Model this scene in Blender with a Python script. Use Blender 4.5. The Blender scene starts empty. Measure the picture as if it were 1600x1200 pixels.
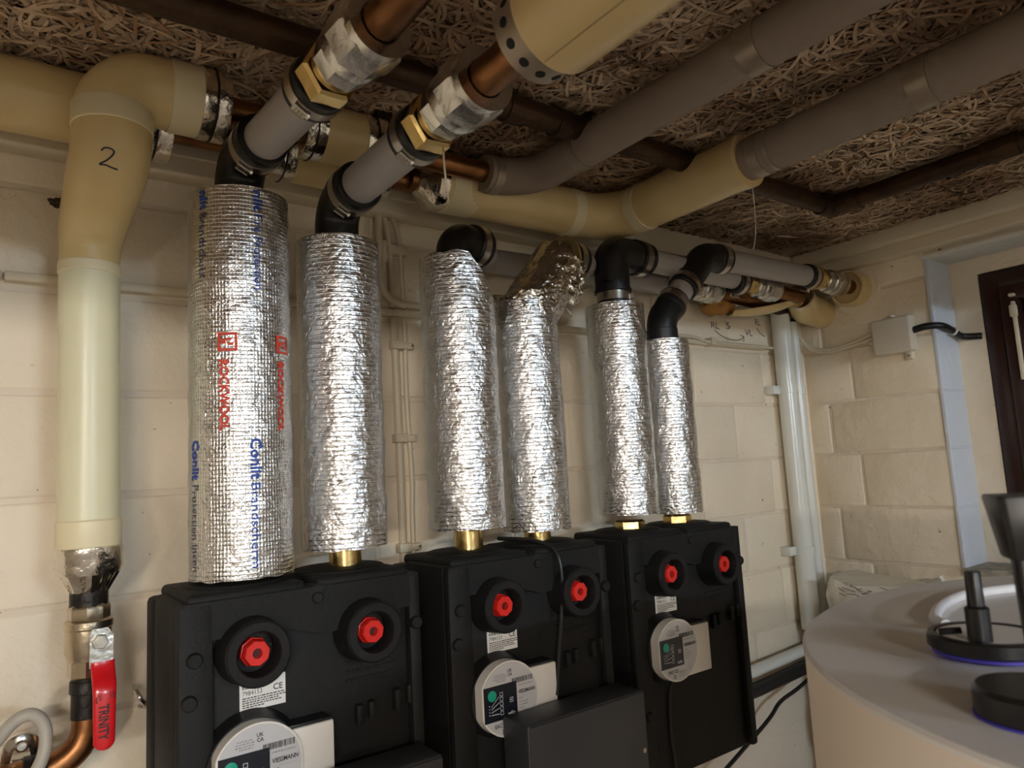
import bpy, bmesh, math, random
import numpy as np
from mathutils import Vector, Matrix, noise

random.seed(7); rng = np.random.default_rng(7)
SC = bpy.context.scene
COL = SC.collection

# ------------------------------------------------------------------ camera, world, exposure
# world: X runs along the back wall to the right, Y into the wall, Z up; the lens is at the origin
RT = ((0.806514607, -0.588659666, -0.054899777),
      (0.027389706, 0.129962350, -0.991140551),
      (0.590579370, 0.797865643, 0.120939749))          # rows: image right, image down, view direction
cam = bpy.data.cameras.new('camera')
cam.sensor_width = 36.0
cam.lens = 1120.0 / 1600.0 * 36.0
cam.clip_start = 0.02
cam.dof.use_dof = True
cam.dof.focus_distance = 1.0
cam.dof.aperture_fstop = 11.0
camo = bpy.data.objects.new('camera', cam); COL.objects.link(camo)
r_, d_, f_ = (Vector(v) for v in RT)
camo.matrix_world = Matrix(((r_.x, -d_.x, -f_.x, 0), (r_.y, -d_.y, -f_.y, 0), (r_.z, -d_.z, -f_.z, 0), (0, 0, 0, 1)))
SC.camera = camo

w = bpy.data.worlds.new('world'); SC.world = w
w.use_nodes = True
w.node_tree.nodes['Background'].inputs[0].default_value = (0.02, 0.022, 0.03, 1)
w.node_tree.nodes['Background'].inputs[1].default_value = 0.3

LAMP_STRENGTH = 230.0
WORK_STRENGTH = 330.0
LAMP_COLOR = (1.0, 0.955, 0.90)
LAMP_COLOR2 = (0.66, 0.83, 1.0)
SC.view_settings.view_transform = 'Standard'
SC.view_settings.look = 'None'
SC.view_settings.gamma = 1.0
SC.view_settings.use_curve_mapping = False
SC.view_settings.exposure = 0.36
SC.cycles.use_denoising = True
SC.cycles.use_adaptive_sampling = True
SC.cycles.adaptive_threshold = 0.03
SC.cycles.max_bounces = 8
SC.cycles.diffuse_bounces = 4
SC.cycles.glossy_bounces = 5
SC.cycles.sample_clamp_indirect = 6.0

# ------------------------------------------------------------------ materials
def lin(r, g, b):
    def f(c):
        c /= 255.0
        return c / 12.92 if c <= 0.04045 else ((c + 0.055) / 1.055) ** 2.4
    return (f(r), f(g), f(b), 1.0)

def nn(nt, t, **kw):
    n = nt.nodes.new(t)
    for k, v in kw.items(): setattr(n, k, v)
    return n

def mat(name, col, rough=0.5, metal=0.0, bump=None, var=None, spec=0.5, coat=0.0):
    """col sRGB; bump = list of (scale, strength, detail); var = (scale, second colour, amount, detail)"""
    m = bpy.data.materials.new(name); m.use_nodes = True
    nt = m.node_tree; b = nt.nodes['Principled BSDF']
    b.inputs['Base Color'].default_value = lin(*col)
    b.inputs['Roughness'].default_value = rough
    b.inputs['Metallic'].default_value = metal
    b.inputs['Specular IOR Level'].default_value = spec
    b.inputs['Coat Weight'].default_value = coat
    tc = nn(nt, 'ShaderNodeTexCoord')
    if var:
        n = nn(nt, 'ShaderNodeTexNoise'); n.inputs['Scale'].default_value = var[0]; n.inputs['Detail'].default_value = var[3] if len(var) > 3 else 4
        nt.links.new(tc.outputs['Object'], n.inputs['Vector'])
        cr = nn(nt, 'ShaderNodeValToRGB')
        cr.color_ramp.elements[0].position = 0.5 - 0.18; cr.color_ramp.elements[1].position = 0.5 + 0.18
        nt.links.new(n.outputs['Fac'], cr.inputs['Fac'])
        mx = nn(nt, 'ShaderNodeMix', data_type='RGBA')
        mx.inputs['A'].default_value = lin(*col); mx.inputs['B'].default_value = lin(*var[1])
        mm = nn(nt, 'ShaderNodeMath', operation='MULTIPLY'); mm.inputs[1].default_value = var[2]
        nt.links.new(cr.outputs['Color'], mm.inputs[0]); nt.links.new(mm.outputs[0], mx.inputs['Factor'])
        nt.links.new(mx.outputs['Result'], b.inputs['Base Color'])
    prev = None
    for s, st, dt in (bump or []):
        n = nn(nt, 'ShaderNodeTexNoise'); n.inputs['Scale'].default_value = s; n.inputs['Detail'].default_value = dt
        nt.links.new(tc.outputs['Object'], n.inputs['Vector'])
        bp = nn(nt, 'ShaderNodeBump'); bp.inputs['Strength'].default_value = st; bp.inputs['Distance'].default_value = 0.4 / s
        nt.links.new(n.outputs['Fac'], bp.inputs['Height'])
        if prev: nt.links.new(prev.outputs[0], bp.inputs['Normal'])
        prev = bp
    if prev: nt.links.new(prev.outputs[0], b.inputs['Normal'])
    return m

def emis(name, col, s):
    m = bpy.data.materials.new(name); m.use_nodes = True
    b = m.node_tree.nodes['Principled BSDF']
    b.inputs['Base Color'].default_value = lin(*col) if max(col) > 1 else (*col, 1)
    b.inputs['Emission Color'].default_value = lin(*col) if max(col) > 1 else (*col, 1)
    b.inputs['Emission Strength'].default_value = s
    return m

M = {}
M['wall'] = mat('wall_paint', (238, 224, 201), 0.62, bump=[(9, .28, 6), (60, .35, 5), (420, .2, 2)], var=(5, (226, 208, 180), .55))
M['mortar'] = mat('joint_paint', (228, 213, 193), 0.65, bump=[(60, .5, 5), (300, .3, 2)], var=(7, (214, 196, 172), .5))
M['reveal'] = mat('reveal_bluish', (214, 219, 228), 0.5, bump=[(25, .3, 5), (200, .2, 3)])
M['lintel'] = mat('lintel_paint', (225, 222, 213), 0.6, bump=[(30, .4, 5)])
M['sill'] = mat('sill_stone', (196, 190, 176), 0.8, bump=[(80, .6, 6)], var=(40, (120, 114, 100), .7, 8))
M['trim'] = mat('trim_paint', (226, 213, 188), 0.45, bump=[(20, .1, 4)], var=(4, (214, 198, 168), .5))
M['room'] = mat('room_paint', (184, 172, 154), 0.7)
M['floor'] = mat('floor_screed', (158, 150, 140), 0.7, var=(3, (130, 122, 112), .6))
M['core'] = mat('board_core', (158, 134, 108), 0.9, bump=[(120, .8, 6)], var=(90, (70, 52, 38), .8, 6))
M['ins_grey'] = mat('grey_insulation', (150, 134, 120), 0.75, bump=[(500, .25, 2)], var=(9, (134, 117, 102), .5))
M['ins_end'] = mat('insulation_end', (158, 144, 126), 0.38, 0.5)
M['grey_pvc'] = mat('grey_pipe_plastic', (165, 158, 152), 0.38, bump=[(30, .05, 2)])
M['grey_dark'] = mat('grey_band', (120, 114, 108), 0.5)
M['rubber'] = mat('black_rubber', (22, 21, 21), 0.42, bump=[(200, .15, 3)])
M['steel'] = mat('clamp_steel', (190, 182, 170), 0.28, 1.0, bump=[(60, .1, 2)])
M['galv'] = mat('galvanised_iron', (216, 213, 206), 0.26, 1.0, bump=[(120, .25, 4)], var=(35, (150, 148, 142), .5))
M['tin'] = mat('tin_sheet', (225, 218, 206), 0.2, 1.0, bump=[(50, .45, 4)])
M['brass'] = mat('brass', (220, 190, 126), 0.24, 1.0, bump=[(40, .1, 2)])
M['nickel'] = mat('nickel_brass', (196, 182, 158), 0.3, 1.0, bump=[(90, .2, 3)])
M['copper'] = mat('copper', (156, 108, 70), 0.38, 1.0, bump=[(60, .15, 4)], var=(22, (98, 64, 38), .8, 6))
M['copper_dark'] = mat('tarnished_copper', (88, 66, 48), 0.5, 0.8, bump=[(80, .3, 5)], var=(14, (44, 32, 24), .8, 6))
M['black_pipe'] = mat('blackened_copper', (44, 38, 34), 0.45, 0.5, bump=[(120, .5, 5)], var=(50, (20, 17, 15), .7, 5))
M['jacket'] = mat('yellowed_jacket', (222, 198, 146), 0.3, bump=[(9, .12, 3)], var=(10, (206, 178, 120), .6, 5))
M['jacket_pale'] = mat('pale_jacket', (226, 219, 184), 0.33, bump=[(8, .05, 2)], var=(6, (216, 208, 168), .6))
M['jacket_cap'] = mat('jacket_sleeve', (228, 214, 176), 0.4, bump=[(12, .1, 3)])
M['seam'] = mat('jacket_seam', (170, 152, 112), 0.5)
M['ink'] = mat('marker_ink', (36, 36, 70), 0.6)
M['pencil'] = mat('wall_pencil', (70, 66, 62), 0.8)
M['epp'] = mat('black_foam', (18, 17, 16), 0.66, bump=[(420, .5, 3), (60, .15, 3)], spec=.35)
M['epp_dark'] = mat('black_recess', (9, 9, 9), 0.75)
M['red'] = mat('red_plastic', (214, 38, 30), 0.35)
M['red_dark'] = mat('red_socket', (70, 10, 8), 0.6)
M['handle_red'] = mat('red_dip_coating', (206, 22, 30), 0.28, coat=.3)
M['white_pl'] = mat('white_plastic', (226, 221, 212), 0.4)
M['label_grey'] = mat('label_grey', (196, 195, 196), 0.42)
M['label_white'] = mat('label_white', (232, 230, 226), 0.5)
M['display'] = mat('display_dark', (26, 30, 40), 0.25)
M['teal'] = mat('teal_dial', (20, 160, 130), 0.35)
M['print'] = mat('black_print', (30, 30, 32), 0.55)
M['print_grey'] = mat('grey_print', (126, 126, 128), 0.55)
M['print_white'] = mat('white_print', (215, 215, 215), 0.55)
M['blue_ink'] = mat('blue_print', (38, 74, 160), 0.5)
M['navy_ink'] = mat('navy_print', (60, 64, 96), 0.5)
M['red_ink'] = mat('red_print', (204, 66, 44), 0.5)
M['module'] = mat('anthracite_case', (52, 53, 56), 0.45, bump=[(600, .1, 2)])
M['tank'] = mat('tank_cover', (240, 228, 214), 0.6, bump=[(350, .1, 2)])
M['tank_top'] = mat('tank_lid', (232, 228, 224), 0.42, bump=[(300, .08, 2)])
M['blackpl'] = mat('black_plastic', (26, 25, 25), 0.36)
M['purple'] = emis('purple_led', (60, 52, 150), 0.06)
M['white_cable'] = mat('white_cable', (232, 232, 236), 0.35)
M['cable'] = mat('painted_cable', (214, 200, 174), 0.5)
M['cable_grey'] = mat('grey_cable', (176, 168, 154), 0.5)
M['cable_black'] = mat('black_cable', (22, 22, 23), 0.4)
M['conduit'] = mat('white_conduit', (222, 222, 214), 0.22)
M['jbox'] = mat('junction_plastic', (214, 203, 184), 0.5)
M['brown'] = mat('brown_frame', (52, 28, 22), 0.3, bump=[(60, .05, 2)])
M['bag'] = mat('bag_plastic', (226, 221, 208), 0.4, bump=[(40, .6, 5)])
M['foam'] = mat('spray_foam', (176, 128, 60), 0.8, bump=[(150, .8, 5)], var=(60, (140, 96, 40), .7))
M['hole'] = mat('crumbled_hole', (92, 78, 62), 0.95, bump=[(300, 1, 5)], var=(260, (40, 32, 26), .9, 5))
M['tape'] = mat('foil_tape', (214, 206, 192), 0.18, 1.0, bump=[(45, .8, 5), (160, .5, 3)])
M['mineral'] = mat('mineral_wool', (150, 130, 84), 0.9, bump=[(200, .8, 4)])

def specks(m, scale, thr, col):
    """small chips and nail holes in the paint"""
    nt = m.node_tree; b = nt.nodes['Principled BSDF']; src = b.inputs['Base Color'].links[0].from_socket
    tc = nn(nt, 'ShaderNodeTexCoord'); n = nn(nt, 'ShaderNodeTexNoise'); n.inputs['Scale'].default_value = scale; n.inputs['Detail'].default_value = 3
    nt.links.new(tc.outputs['Object'], n.inputs['Vector'])
    cr = nn(nt, 'ShaderNodeValToRGB'); cr.color_ramp.elements[0].position = thr; cr.color_ramp.elements[1].position = thr + .03
    nt.links.new(n.outputs['Fac'], cr.inputs['Fac'])
    mx = nn(nt, 'ShaderNodeMix', data_type='RGBA'); mx.inputs['B'].default_value = lin(*col)
    nt.links.new(cr.outputs['Color'], mx.inputs['Factor']); nt.links.new(src, mx.inputs['A']); nt.links.new(mx.outputs['Result'], b.inputs['Base Color'])
specks(M['wall'], 55, .73, (150, 120, 88)); specks(M['wall'], 150, .755, (96, 78, 60)); specks(M['mortar'], 70, .70, (150, 122, 92))

def glass_mat():
    m = bpy.data.materials.new('window_glass'); m.use_nodes = True
    b = m.node_tree.nodes['Principled BSDF']
    b.inputs['Base Color'].default_value = (.9, .95, .95, 1); b.inputs['Roughness'].default_value = .02
    b.inputs['Transmission Weight'].default_value = 1.0; b.inputs['IOR'].default_value = 1.45
    return m
M['glass'] = glass_mat()

def foil_mat(name, rib_s, grid, crinkle):
    """reinforced aluminium foil: scrim ribs along both directions plus fine crinkles, UV in metres"""
    m = bpy.data.materials.new(name); m.use_nodes = True
    nt = m.node_tree; b = nt.nodes['Principled BSDF']
    b.inputs['Metallic'].default_value = 1.0
    b.inputs['Base Color'].default_value = (.80, .80, .80, 1)
    uv = nn(nt, 'ShaderNodeUVMap')
    ob = nn(nt, 'ShaderNodeTexCoord')
    def wave(direction, period, dist):
        n = nn(nt, 'ShaderNodeTexWave', wave_type='BANDS', bands_direction=direction, wave_profile='SIN')
        n.inputs['Scale'].default_value = 0.314 / period
        n.inputs['Distortion'].default_value = dist; n.inputs['Detail'].default_value = 2; n.inputs['Detail Scale'].default_value = 0.6
        nt.links.new(uv.outputs['UV'], n.inputs['Vector'])
        p = nn(nt, 'ShaderNodeMath', operation='POWER'); p.inputs[1].default_value = 5.0
        nt.links.new(n.outputs['Fac'], p.inputs[0])
        return p.outputs[0]
    ry = wave('Y', rib_s, 1.2); rx = wave('X', rib_s * .8, 1.2)
    ax = nn(nt, 'ShaderNodeMath', operation='MULTIPLY'); ax.inputs[1].default_value = grid
    nt.links.new(rx, ax.inputs[0])
    mxn = nn(nt, 'ShaderNodeMath', operation='MAXIMUM'); nt.links.new(ry, mxn.inputs[0]); nt.links.new(ax.outputs[0], mxn.inputs[1])
    b1 = nn(nt, 'ShaderNodeBump'); b1.inputs['Strength'].default_value = 0.6; b1.inputs['Distance'].default_value = 0.00055
    nt.links.new(mxn.outputs[0], b1.inputs['Height'])
    v = nn(nt, 'ShaderNodeTexVoronoi', feature='DISTANCE_TO_EDGE'); v.inputs['Scale'].default_value = 62
    nz = nn(nt, 'ShaderNodeTexNoise'); nz.inputs['Scale'].default_value = 45; nz.inputs['Detail'].default_value = 4
    nt.links.new(ob.outputs['Object'], nz.inputs['Vector'])
    mxv = nn(nt, 'ShaderNodeMix', data_type='RGBA'); mxv.inputs['Factor'].default_value = .06
    nt.links.new(ob.outputs['Object'], mxv.inputs['A']); nt.links.new(nz.outputs['Color'], mxv.inputs['B'])
    nt.links.new(mxv.outputs['Result'], v.inputs['Vector'])
    b2 = nn(nt, 'ShaderNodeBump'); b2.inputs['Strength'].default_value = 0.42 * crinkle; b2.inputs['Distance'].default_value = 0.003
    nt.links.new(v.outputs['Distance'], b2.inputs['Height']); nt.links.new(b1.outputs[0], b2.inputs['Normal'])
    n3 = nn(nt, 'ShaderNodeTexNoise'); n3.inputs['Scale'].default_value = 130; n3.inputs['Detail'].default_value = 5; n3.inputs['Roughness'].default_value = .65
    nt.links.new(ob.outputs['Object'], n3.inputs['Vector'])
    b3 = nn(nt, 'ShaderNodeBump'); b3.inputs['Strength'].default_value = 0.45 * crinkle; b3.inputs['Distance'].default_value = 0.002
    nt.links.new(n3.outputs['Fac'], b3.inputs['Height']); nt.links.new(b2.outputs[0], b3.inputs['Normal'])
    nt.links.new(b3.outputs[0], b.inputs['Normal'])
    b.inputs['Roughness'].default_value = 0.23
    return m
M['foil_grid'] = foil_mat('foil_grid_scrim', 0.0044, 0.8, 0.75)
M['foil'] = foil_mat('foil_crinkled', 0.0056, 0.25, 1.25)

# ------------------------------------------------------------------ mesh helpers
BASE = {}

class MB:
    def __init__(self): self.v = []; self.f = []
    def add(self, vs, fs):
        o = len(self.v); self.v += [tuple(p) for p in vs]; self.f += [tuple(i + o for i in q) for q in fs]; return self
    def box(self, x0, x1, y0, y1, z0, z1, bev=0.0, seg=2):
        bm = bmesh.new(); bmesh.ops.create_cube(bm, size=1.0)
        for p in bm.verts:
            p.co = Vector(((x0 + x1) / 2 + p.co.x * (x1 - x0), (y0 + y1) / 2 + p.co.y * (y1 - y0), (z0 + z1) / 2 + p.co.z * (z1 - z0)))
        if bev > 0: bmesh.ops.bevel(bm, geom=list(bm.edges), offset=bev, segments=seg, profile=.5, affect='EDGES', clamp_overlap=True)
        bm.verts.index_update()
        self.add([p.co for p in bm.verts], [[p.index for p in q.verts] for q in bm.faces]); bm.free(); return self
    def lathe(self, o, ax, prof, seg=32, a0=0.0, close=False, arc=None):
        """prof: (s, r) along axis ax from o; r=0 ends make poles"""
        o = Vector(o); ax = Vector(ax).normalized()
        u = ax.orthogonal().normalized() if abs(ax.z) < .9 else Vector((1, 0, 0))
        u = (u - ax * u.dot(ax)).normalized(); wv = ax.cross(u)
        vs, fs = [], []
        n = len(prof)
        for s, r in prof:
            for k in range(seg):
                a = a0 + 2 * math.pi * k / seg
                vs.append(o + ax * s + (u * math.cos(a) + wv * math.sin(a)) * max(r, 1e-5))
        rings = n if close else n - 1
        for i in range(rings):
            j = (i + 1) % n
            for k in range(seg):
                k2 = (k + 1) % seg
                fs.append((i * seg + k, i * seg + k2, j * seg + k2, j * seg + k))
        if not close:
            if prof[0][1] > 0: fs.append(tuple(range(seg - 1, -1, -1)))
            if prof[-1][1] > 0: fs.append(tuple((n - 1) * seg + k for k in range(seg)))
        return self.add(vs, fs)
    def tube(self, pts, r, seg=20, cap=True, closed=False, flat=1.0):
        pts = [Vector(p) for p in pts]; n = len(pts)
        rr = r if isinstance(r, (list, tuple)) else [r] * n
        tan = []
        for i in range(n):
            a = pts[i - 1] if (i > 0 or closed) else pts[i]; b = pts[(i + 1) % n] if (i < n - 1 or closed) else pts[i]
            tan.append((b - a).normalized())
        u = tan[0].orthogonal().normalized()
        vs, fs = [], []
        for i in range(n):
            u = (u - tan[i] * u.dot(tan[i])).normalized(); wv = tan[i].cross(u)
            for k in range(seg):
                a = 2 * math.pi * k / seg
                vs.append(pts[i] + (u * math.cos(a) + wv * math.sin(a) * flat) * rr[i])
        for i in range(n if closed else n - 1):
            j = (i + 1) % n
            for k in range(seg):
                k2 = (k + 1) % seg
                fs.append((i * seg + k, i * seg + k2, j * seg + k2, j * seg + k))
        if cap and not closed:
            fs.append(tuple(range(seg - 1, -1, -1))); fs.append(tuple((n - 1) * seg + k for k in range(seg)))
        return self.add(vs, fs)
    def prism(self, poly, d0, d1, axis='y'):
        """poly of (a, b) extruded along axis; y: (x, z); x: (y, z); z: (x, y)"""
        def P(a, b, d): return {'y': (a, d, b), 'x': (d, a, b), 'z': (a, b, d)}[axis]
        n = len(poly); vs = [P(a, b, d0) for a, b in poly] + [P(a, b, d1) for a, b in poly]
        fs = [tuple(range(n)), tuple(range(2 * n - 1, n - 1, -1))] + [(i, i + n, (i + 1) % n + n, (i + 1) % n) for i in range(n)]
        return self.add(vs, fs)
    def build(self, name, m, parent=None, smooth=True, ang=35, base=None):
        b = BASE.get(parent, None) if parent else base
        if b is None: b = Vector((0, 0, 0)) if parent or base is None else Vector(base)
        b = Vector(b)
        me = bpy.data.meshes.new(name)
        me.from_pydata([(p[0] - b.x, p[1] - b.y, p[2] - b.z) for p in self.v], [], self.f)
        bm = bmesh.new(); bm.from_mesh(me); bmesh.ops.recalc_face_normals(bm, faces=bm.faces); bm.to_mesh(me); bm.free()
        if smooth:
            me.shade_smooth(); me.set_sharp_from_angle(angle=math.radians(ang))
        me.materials.append(M[m] if isinstance(m, str) else m)
        o = bpy.data.objects.new(name, me); COL.objects.link(o)
        if parent: o.parent = parent
        else: o.location = b
        BASE[o] = b
        return o

def tag(o, label=None, cat=None, group=None, kind=None):
    if label: o['label'] = label
    if cat: o['category'] = cat
    if group: o['group'] = group
    if kind: o['kind'] = kind
    return o

def thing(name, loc, label, cat, group=None):
    o = bpy.data.objects.new(name, None); COL.objects.link(o); o.location = loc
    o.empty_display_size = .05
    BASE[o] = Vector(loc)
    return tag(o, label, cat, group)

def fillet(pts, r, n=8):
    pts = [Vector(p) for p in pts]; out = [pts[0]]
    for i in range(1, len(pts) - 1):
        a, b, c = pts[i - 1], pts[i], pts[i + 1]
        d1 = (a - b).normalized(); d2 = (c - b).normalized()
        ang = d1.angle(d2); rr = r[i - 1] if isinstance(r, (list, tuple)) else r
        t = min(rr / math.tan(ang / 2), (a - b).length * .98, (c - b).length * .98)
        p1 = b + d1 * t; p2 = b + d2 * t
        R = t * math.tan(ang / 2); cen = b + (d1 + d2).normalized() * (R / math.sin(ang / 2))
        v1 = p1 - cen; v2 = p2 - cen; th = v1.angle(v2)
        for k in range(n + 1):
            f = k / n
            out.append(cen + (v1 * math.sin((1 - f) * th) + v2 * math.sin(f * th)) / math.sin(th))
    out.append(pts[-1]); return out

def smooth_path(pts, n=8):
    pts = [Vector(p) for p in pts]; P = [pts[0] * 2 - pts[1]] + pts + [pts[-1] * 2 - pts[-2]]; out = []
    for i in range(1, len(P) - 2):
        for k in range(n):
            t = k / n; a, b, c, d = P[i - 1], P[i], P[i + 1], P[i + 2]
            out.append(.5 * ((2 * b) + (c - a) * t + (2 * a - 5 * b + 4 * c - d) * t * t + (3 * b - a - 3 * c + d) * t ** 3))
    out.append(pts[-1]); return out

def text_geo(s, size, bold=0.0, width=None):
    cu = bpy.data.curves.new('t', 'FONT'); cu.body = s; cu.size = size; cu.offset = bold; cu.resolution_u = 2
    ob = bpy.data.objects.new('t', cu); COL.objects.link(ob)
    bpy.context.view_layer.update()
    me = bpy.data.meshes.new_from_object(ob.evaluated_get(bpy.context.evaluated_depsgraph_get()))
    vs = [(p.co.x, p.co.y) for p in me.vertices]; fs = [tuple(q.vertices) for q in me.polygons]
    bpy.data.objects.remove(ob); bpy.data.curves.remove(cu); bpy.data.meshes.remove(me)
    x0 = min(p[0] for p in vs); x1 = max(p[0] for p in vs)
    k = width / (x1 - x0) if width else 1.0
    return [((a - x0) * k, b) for a, b in vs], fs

def flat_text(s, size, fn, name, m, parent, bold=0.0, width=None):
    vs, fs = text_geo(s, size, bold, width)
    b = MB(); b.add([fn(a, c) for a, c in vs], fs)
    return b.build(name, m, parent, smooth=False)

def ring(mb, p, ax, s0, s1, ri, ro, seg=32, a0=0.0):
    return mb.lathe(p, ax, [(s0, ri), (s0, ro), (s1, ro), (s1, ri)], seg, a0, close=True)

# ------------------------------------------------------------------ the room
WY, WX, CZ, FZ = 1.0, 1.64, 0.483, -1.45
X0, Y0 = -2.0, -3.6
tag(MB().box(X0 - .1, WX + .3, Y0 - .1, WY + .1, FZ - .1, FZ).build('floor', 'floor', smooth=False), kind='structure')
tag(MB().box(X0 - .1, X0, Y0, WY, FZ, CZ).build('wall_left', 'room', smooth=False), kind='structure')
tag(MB().box(X0, WX + .3, Y0 - .1, Y0, FZ, CZ).build('wall_rear', 'room', smooth=False), kind='structure')
J = 0.0022                                           # how far block faces stand proud of the joints
wb = tag(MB().box(X0, WX + .3, WY, WY + .1, FZ, CZ + .05).build('wall_back', 'mortar', smooth=False), kind='structure')
W1 = MB()
W1.box(WX, WX + .3, .68, WY, FZ, CZ + .05)                 # pier by the corner
W1.box(WX, WX + .3, -.5, .68, FZ, -.25)
W1.box(WX, WX + .3, -.5, .68, .416, CZ + .05)
W1.box(WX, WX + .3, Y0, -.5, FZ, CZ + .05)
wr = tag(W1.build('wall_right', 'mortar', smooth=False), kind='structure')

COURSE = .124; BL = .25
def block(name, parent, x0, x1, y0, y1, z0, z1, m='wall'):
    return MB().box(x0, x1, y0, y1, z0, z1, .0045, 2).build(name, m, parent, ang=50)
zc = -.002
for i in range(-4, 4):
    z0 = zc + i * COURSE; z1 = z0 + COURSE
    if z0 > .46: continue
    zt = min(z1, CZ - .001)
    off = 1.355 if i % 2 == 0 else 1.415 + .06
    k0 = -7
    x = off + k0 * BL
    while x < WX:
        a = max(x, -.35); e = min(x + BL, WX - .004)
        if e - a > .02:
            g = .0015 + random.random() * .0015
            block('block', wb, a + g, e - g, WY - J + random.uniform(-.0012, .0008), WY + .01, z0 + g, zt - g)
        x += BL
    off = .87 if i % 2 == 1 else .935
    y = off - 3 * BL
    while y < WY - .01:
        a = y; e = min(y + BL, WY - .004)
        if z1 > -.25 and z0 < .41: a = max(a, .681)
        a = max(a, .1)
        zz0, zz1 = z0, zt
        if e - a > .02:
            g = .0015 + random.random() * .0015
            block('block', wr, WX - J + random.uniform(-.0012, .0008), WX + .01, a + (0.0 if a == .681 else g), e - g, zz0 + g, zz1 - g)
        y += BL
# caulk bead in the corner
MB().tube([(WX - .004, WY - .004, -.8), (WX - .004, WY - .004, .42)], .009, 10).build('corner_bead', 'wall', wb)

hb = bmesh.new(); bmesh.ops.create_icosphere(hb, subdivisions=3, radius=1)
for v in hb.verts:
    n_ = noise.noise(v.co * 1.8) * .5 + noise.noise(v.co * 5) * .3
    v.co = Vector((.062 + v.co.x * .010 * (1 + n_), WY - J + v.co.y * .0015, .356 + v.co.z * .008 * (1 + n_)))
hb.verts.index_update()
MB().add([v.co for v in hb.verts], [[v.index for v in q.verts] for q in hb.faces]).build('drill_hole', 'hole', wb); hb.free()

# window recess: bluish reveal, lintel, sill, outer leaf and the brown window
rv = tag(MB().box(WX - .004, 1.742, .676, .684, -.25, .416, .001).build('trim_1', 'reveal', ang=50), 'bluish white window reveal', kind='structure')
for zz in (.246, .122, -.002, -.126):
    MB().tube([(WX - .003, .676, zz), (1.738, .676, zz + .001)], .0028, 8).build('joint_ridge', 'reveal', rv)
MB().box(WX - .006, 1.742, -.5, .69, .408, .418, .002).build('lintel_face', 'lintel', rv)
tag(MB().box(WX - .012, 1.80, -.5, .682, -.262, -.248, .003).build('trim_2', 'sill', ang=50), 'rough stone window sill', kind='structure')
lf = MB()
lf.box(1.742, 1.80, .622, .70, -.26, .42); lf.box(1.742, 1.80, -.5, .622, .372, .42); lf.box(1.742, 1.80, -.5, .622, -.26, -.215); lf.box(1.742, 1.80, -.5, -.25, -.215, .372)
tag(lf.build('trim_3', 'wall', smooth=False), kind='structure')
win = bpy.data.objects.new('window_1', None); COL.objects.link(win); win.location = (1.75, .2, -.215); BASE[win] = Vector((1.75, .2, -.215))
tag(win, 'dark brown framed window beside the pier', kind='structure')
def frame(name, y0, y1, z0, z1, wd, x0, x1, m, bev=.006):
    b = MB()
    b.box(x0, x1, y1 - wd, y1, z0, z1, bev); b.box(x0, x1, y0, y0 + wd, z0, z1, bev)
    b.box(x0, x1, y0 + wd * .8, y1 - wd * .8, z1 - wd, z1, bev); b.box(x0, x1, y0 + wd * .8, y1 - wd * .8, z0, z0 + wd, bev)
    return b.build(name, m, win)
frame('outer_frame', -.25, .621, -.214, .371, .042, 1.738, 1.80, 'brown', .008)
frame('sash', -.215, .583, -.176, .333, .034, 1.728, 1.775, 'brown', .005)
MB().box(1.750, 1.754, -.19, .555, -.15, .305).build('pane', 'glass', win, smooth=False)
MB().box(1.80, 1.81, -.25, .62, -.214, .371).build('dark_backing', 'epp_dark', win, smooth=False)  # black sheet behind the pane, its colour standing for the night outside
hd = MB(); hd.box(1.718, 1.728, .553, .560, .13, .295, .002); hd.box(1.716, 1.729, .551, .564, .262, .288, .003); hd.box(1.716, 1.729, .551, .562, .305, .312, .002)
hd.build('sash_bolt', 'cable', win)
MB().box(1.716, 1.728, .535, .552, .055, .11, .002).build('cream_block', 'cable', win)  # small cream block at the sash edge

# ceiling: wood wool boards with strands
ceil = tag(MB().box(X0, WX + .3, Y0, WY + .1, CZ + .012, CZ + .1).build('ceiling', 'core', smooth=False), kind='structure')
for iy, (ya, yb) in enumerate(((.549, 1.0), (.049, .549), (-.451, .049))):
    xs = (-.55, .45, 1.45, 1.64) if iy % 2 else (-.3, .95, 1.64)
    for xa, xb in zip(xs[:-1], xs[1:]):
        MB().box(xa + .002, xb - .002, ya + .0025, yb - .0025, CZ + .002, CZ + .0125, .002, 1).build('ceiling_panel', 'core', ceil, smooth=False)

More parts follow.
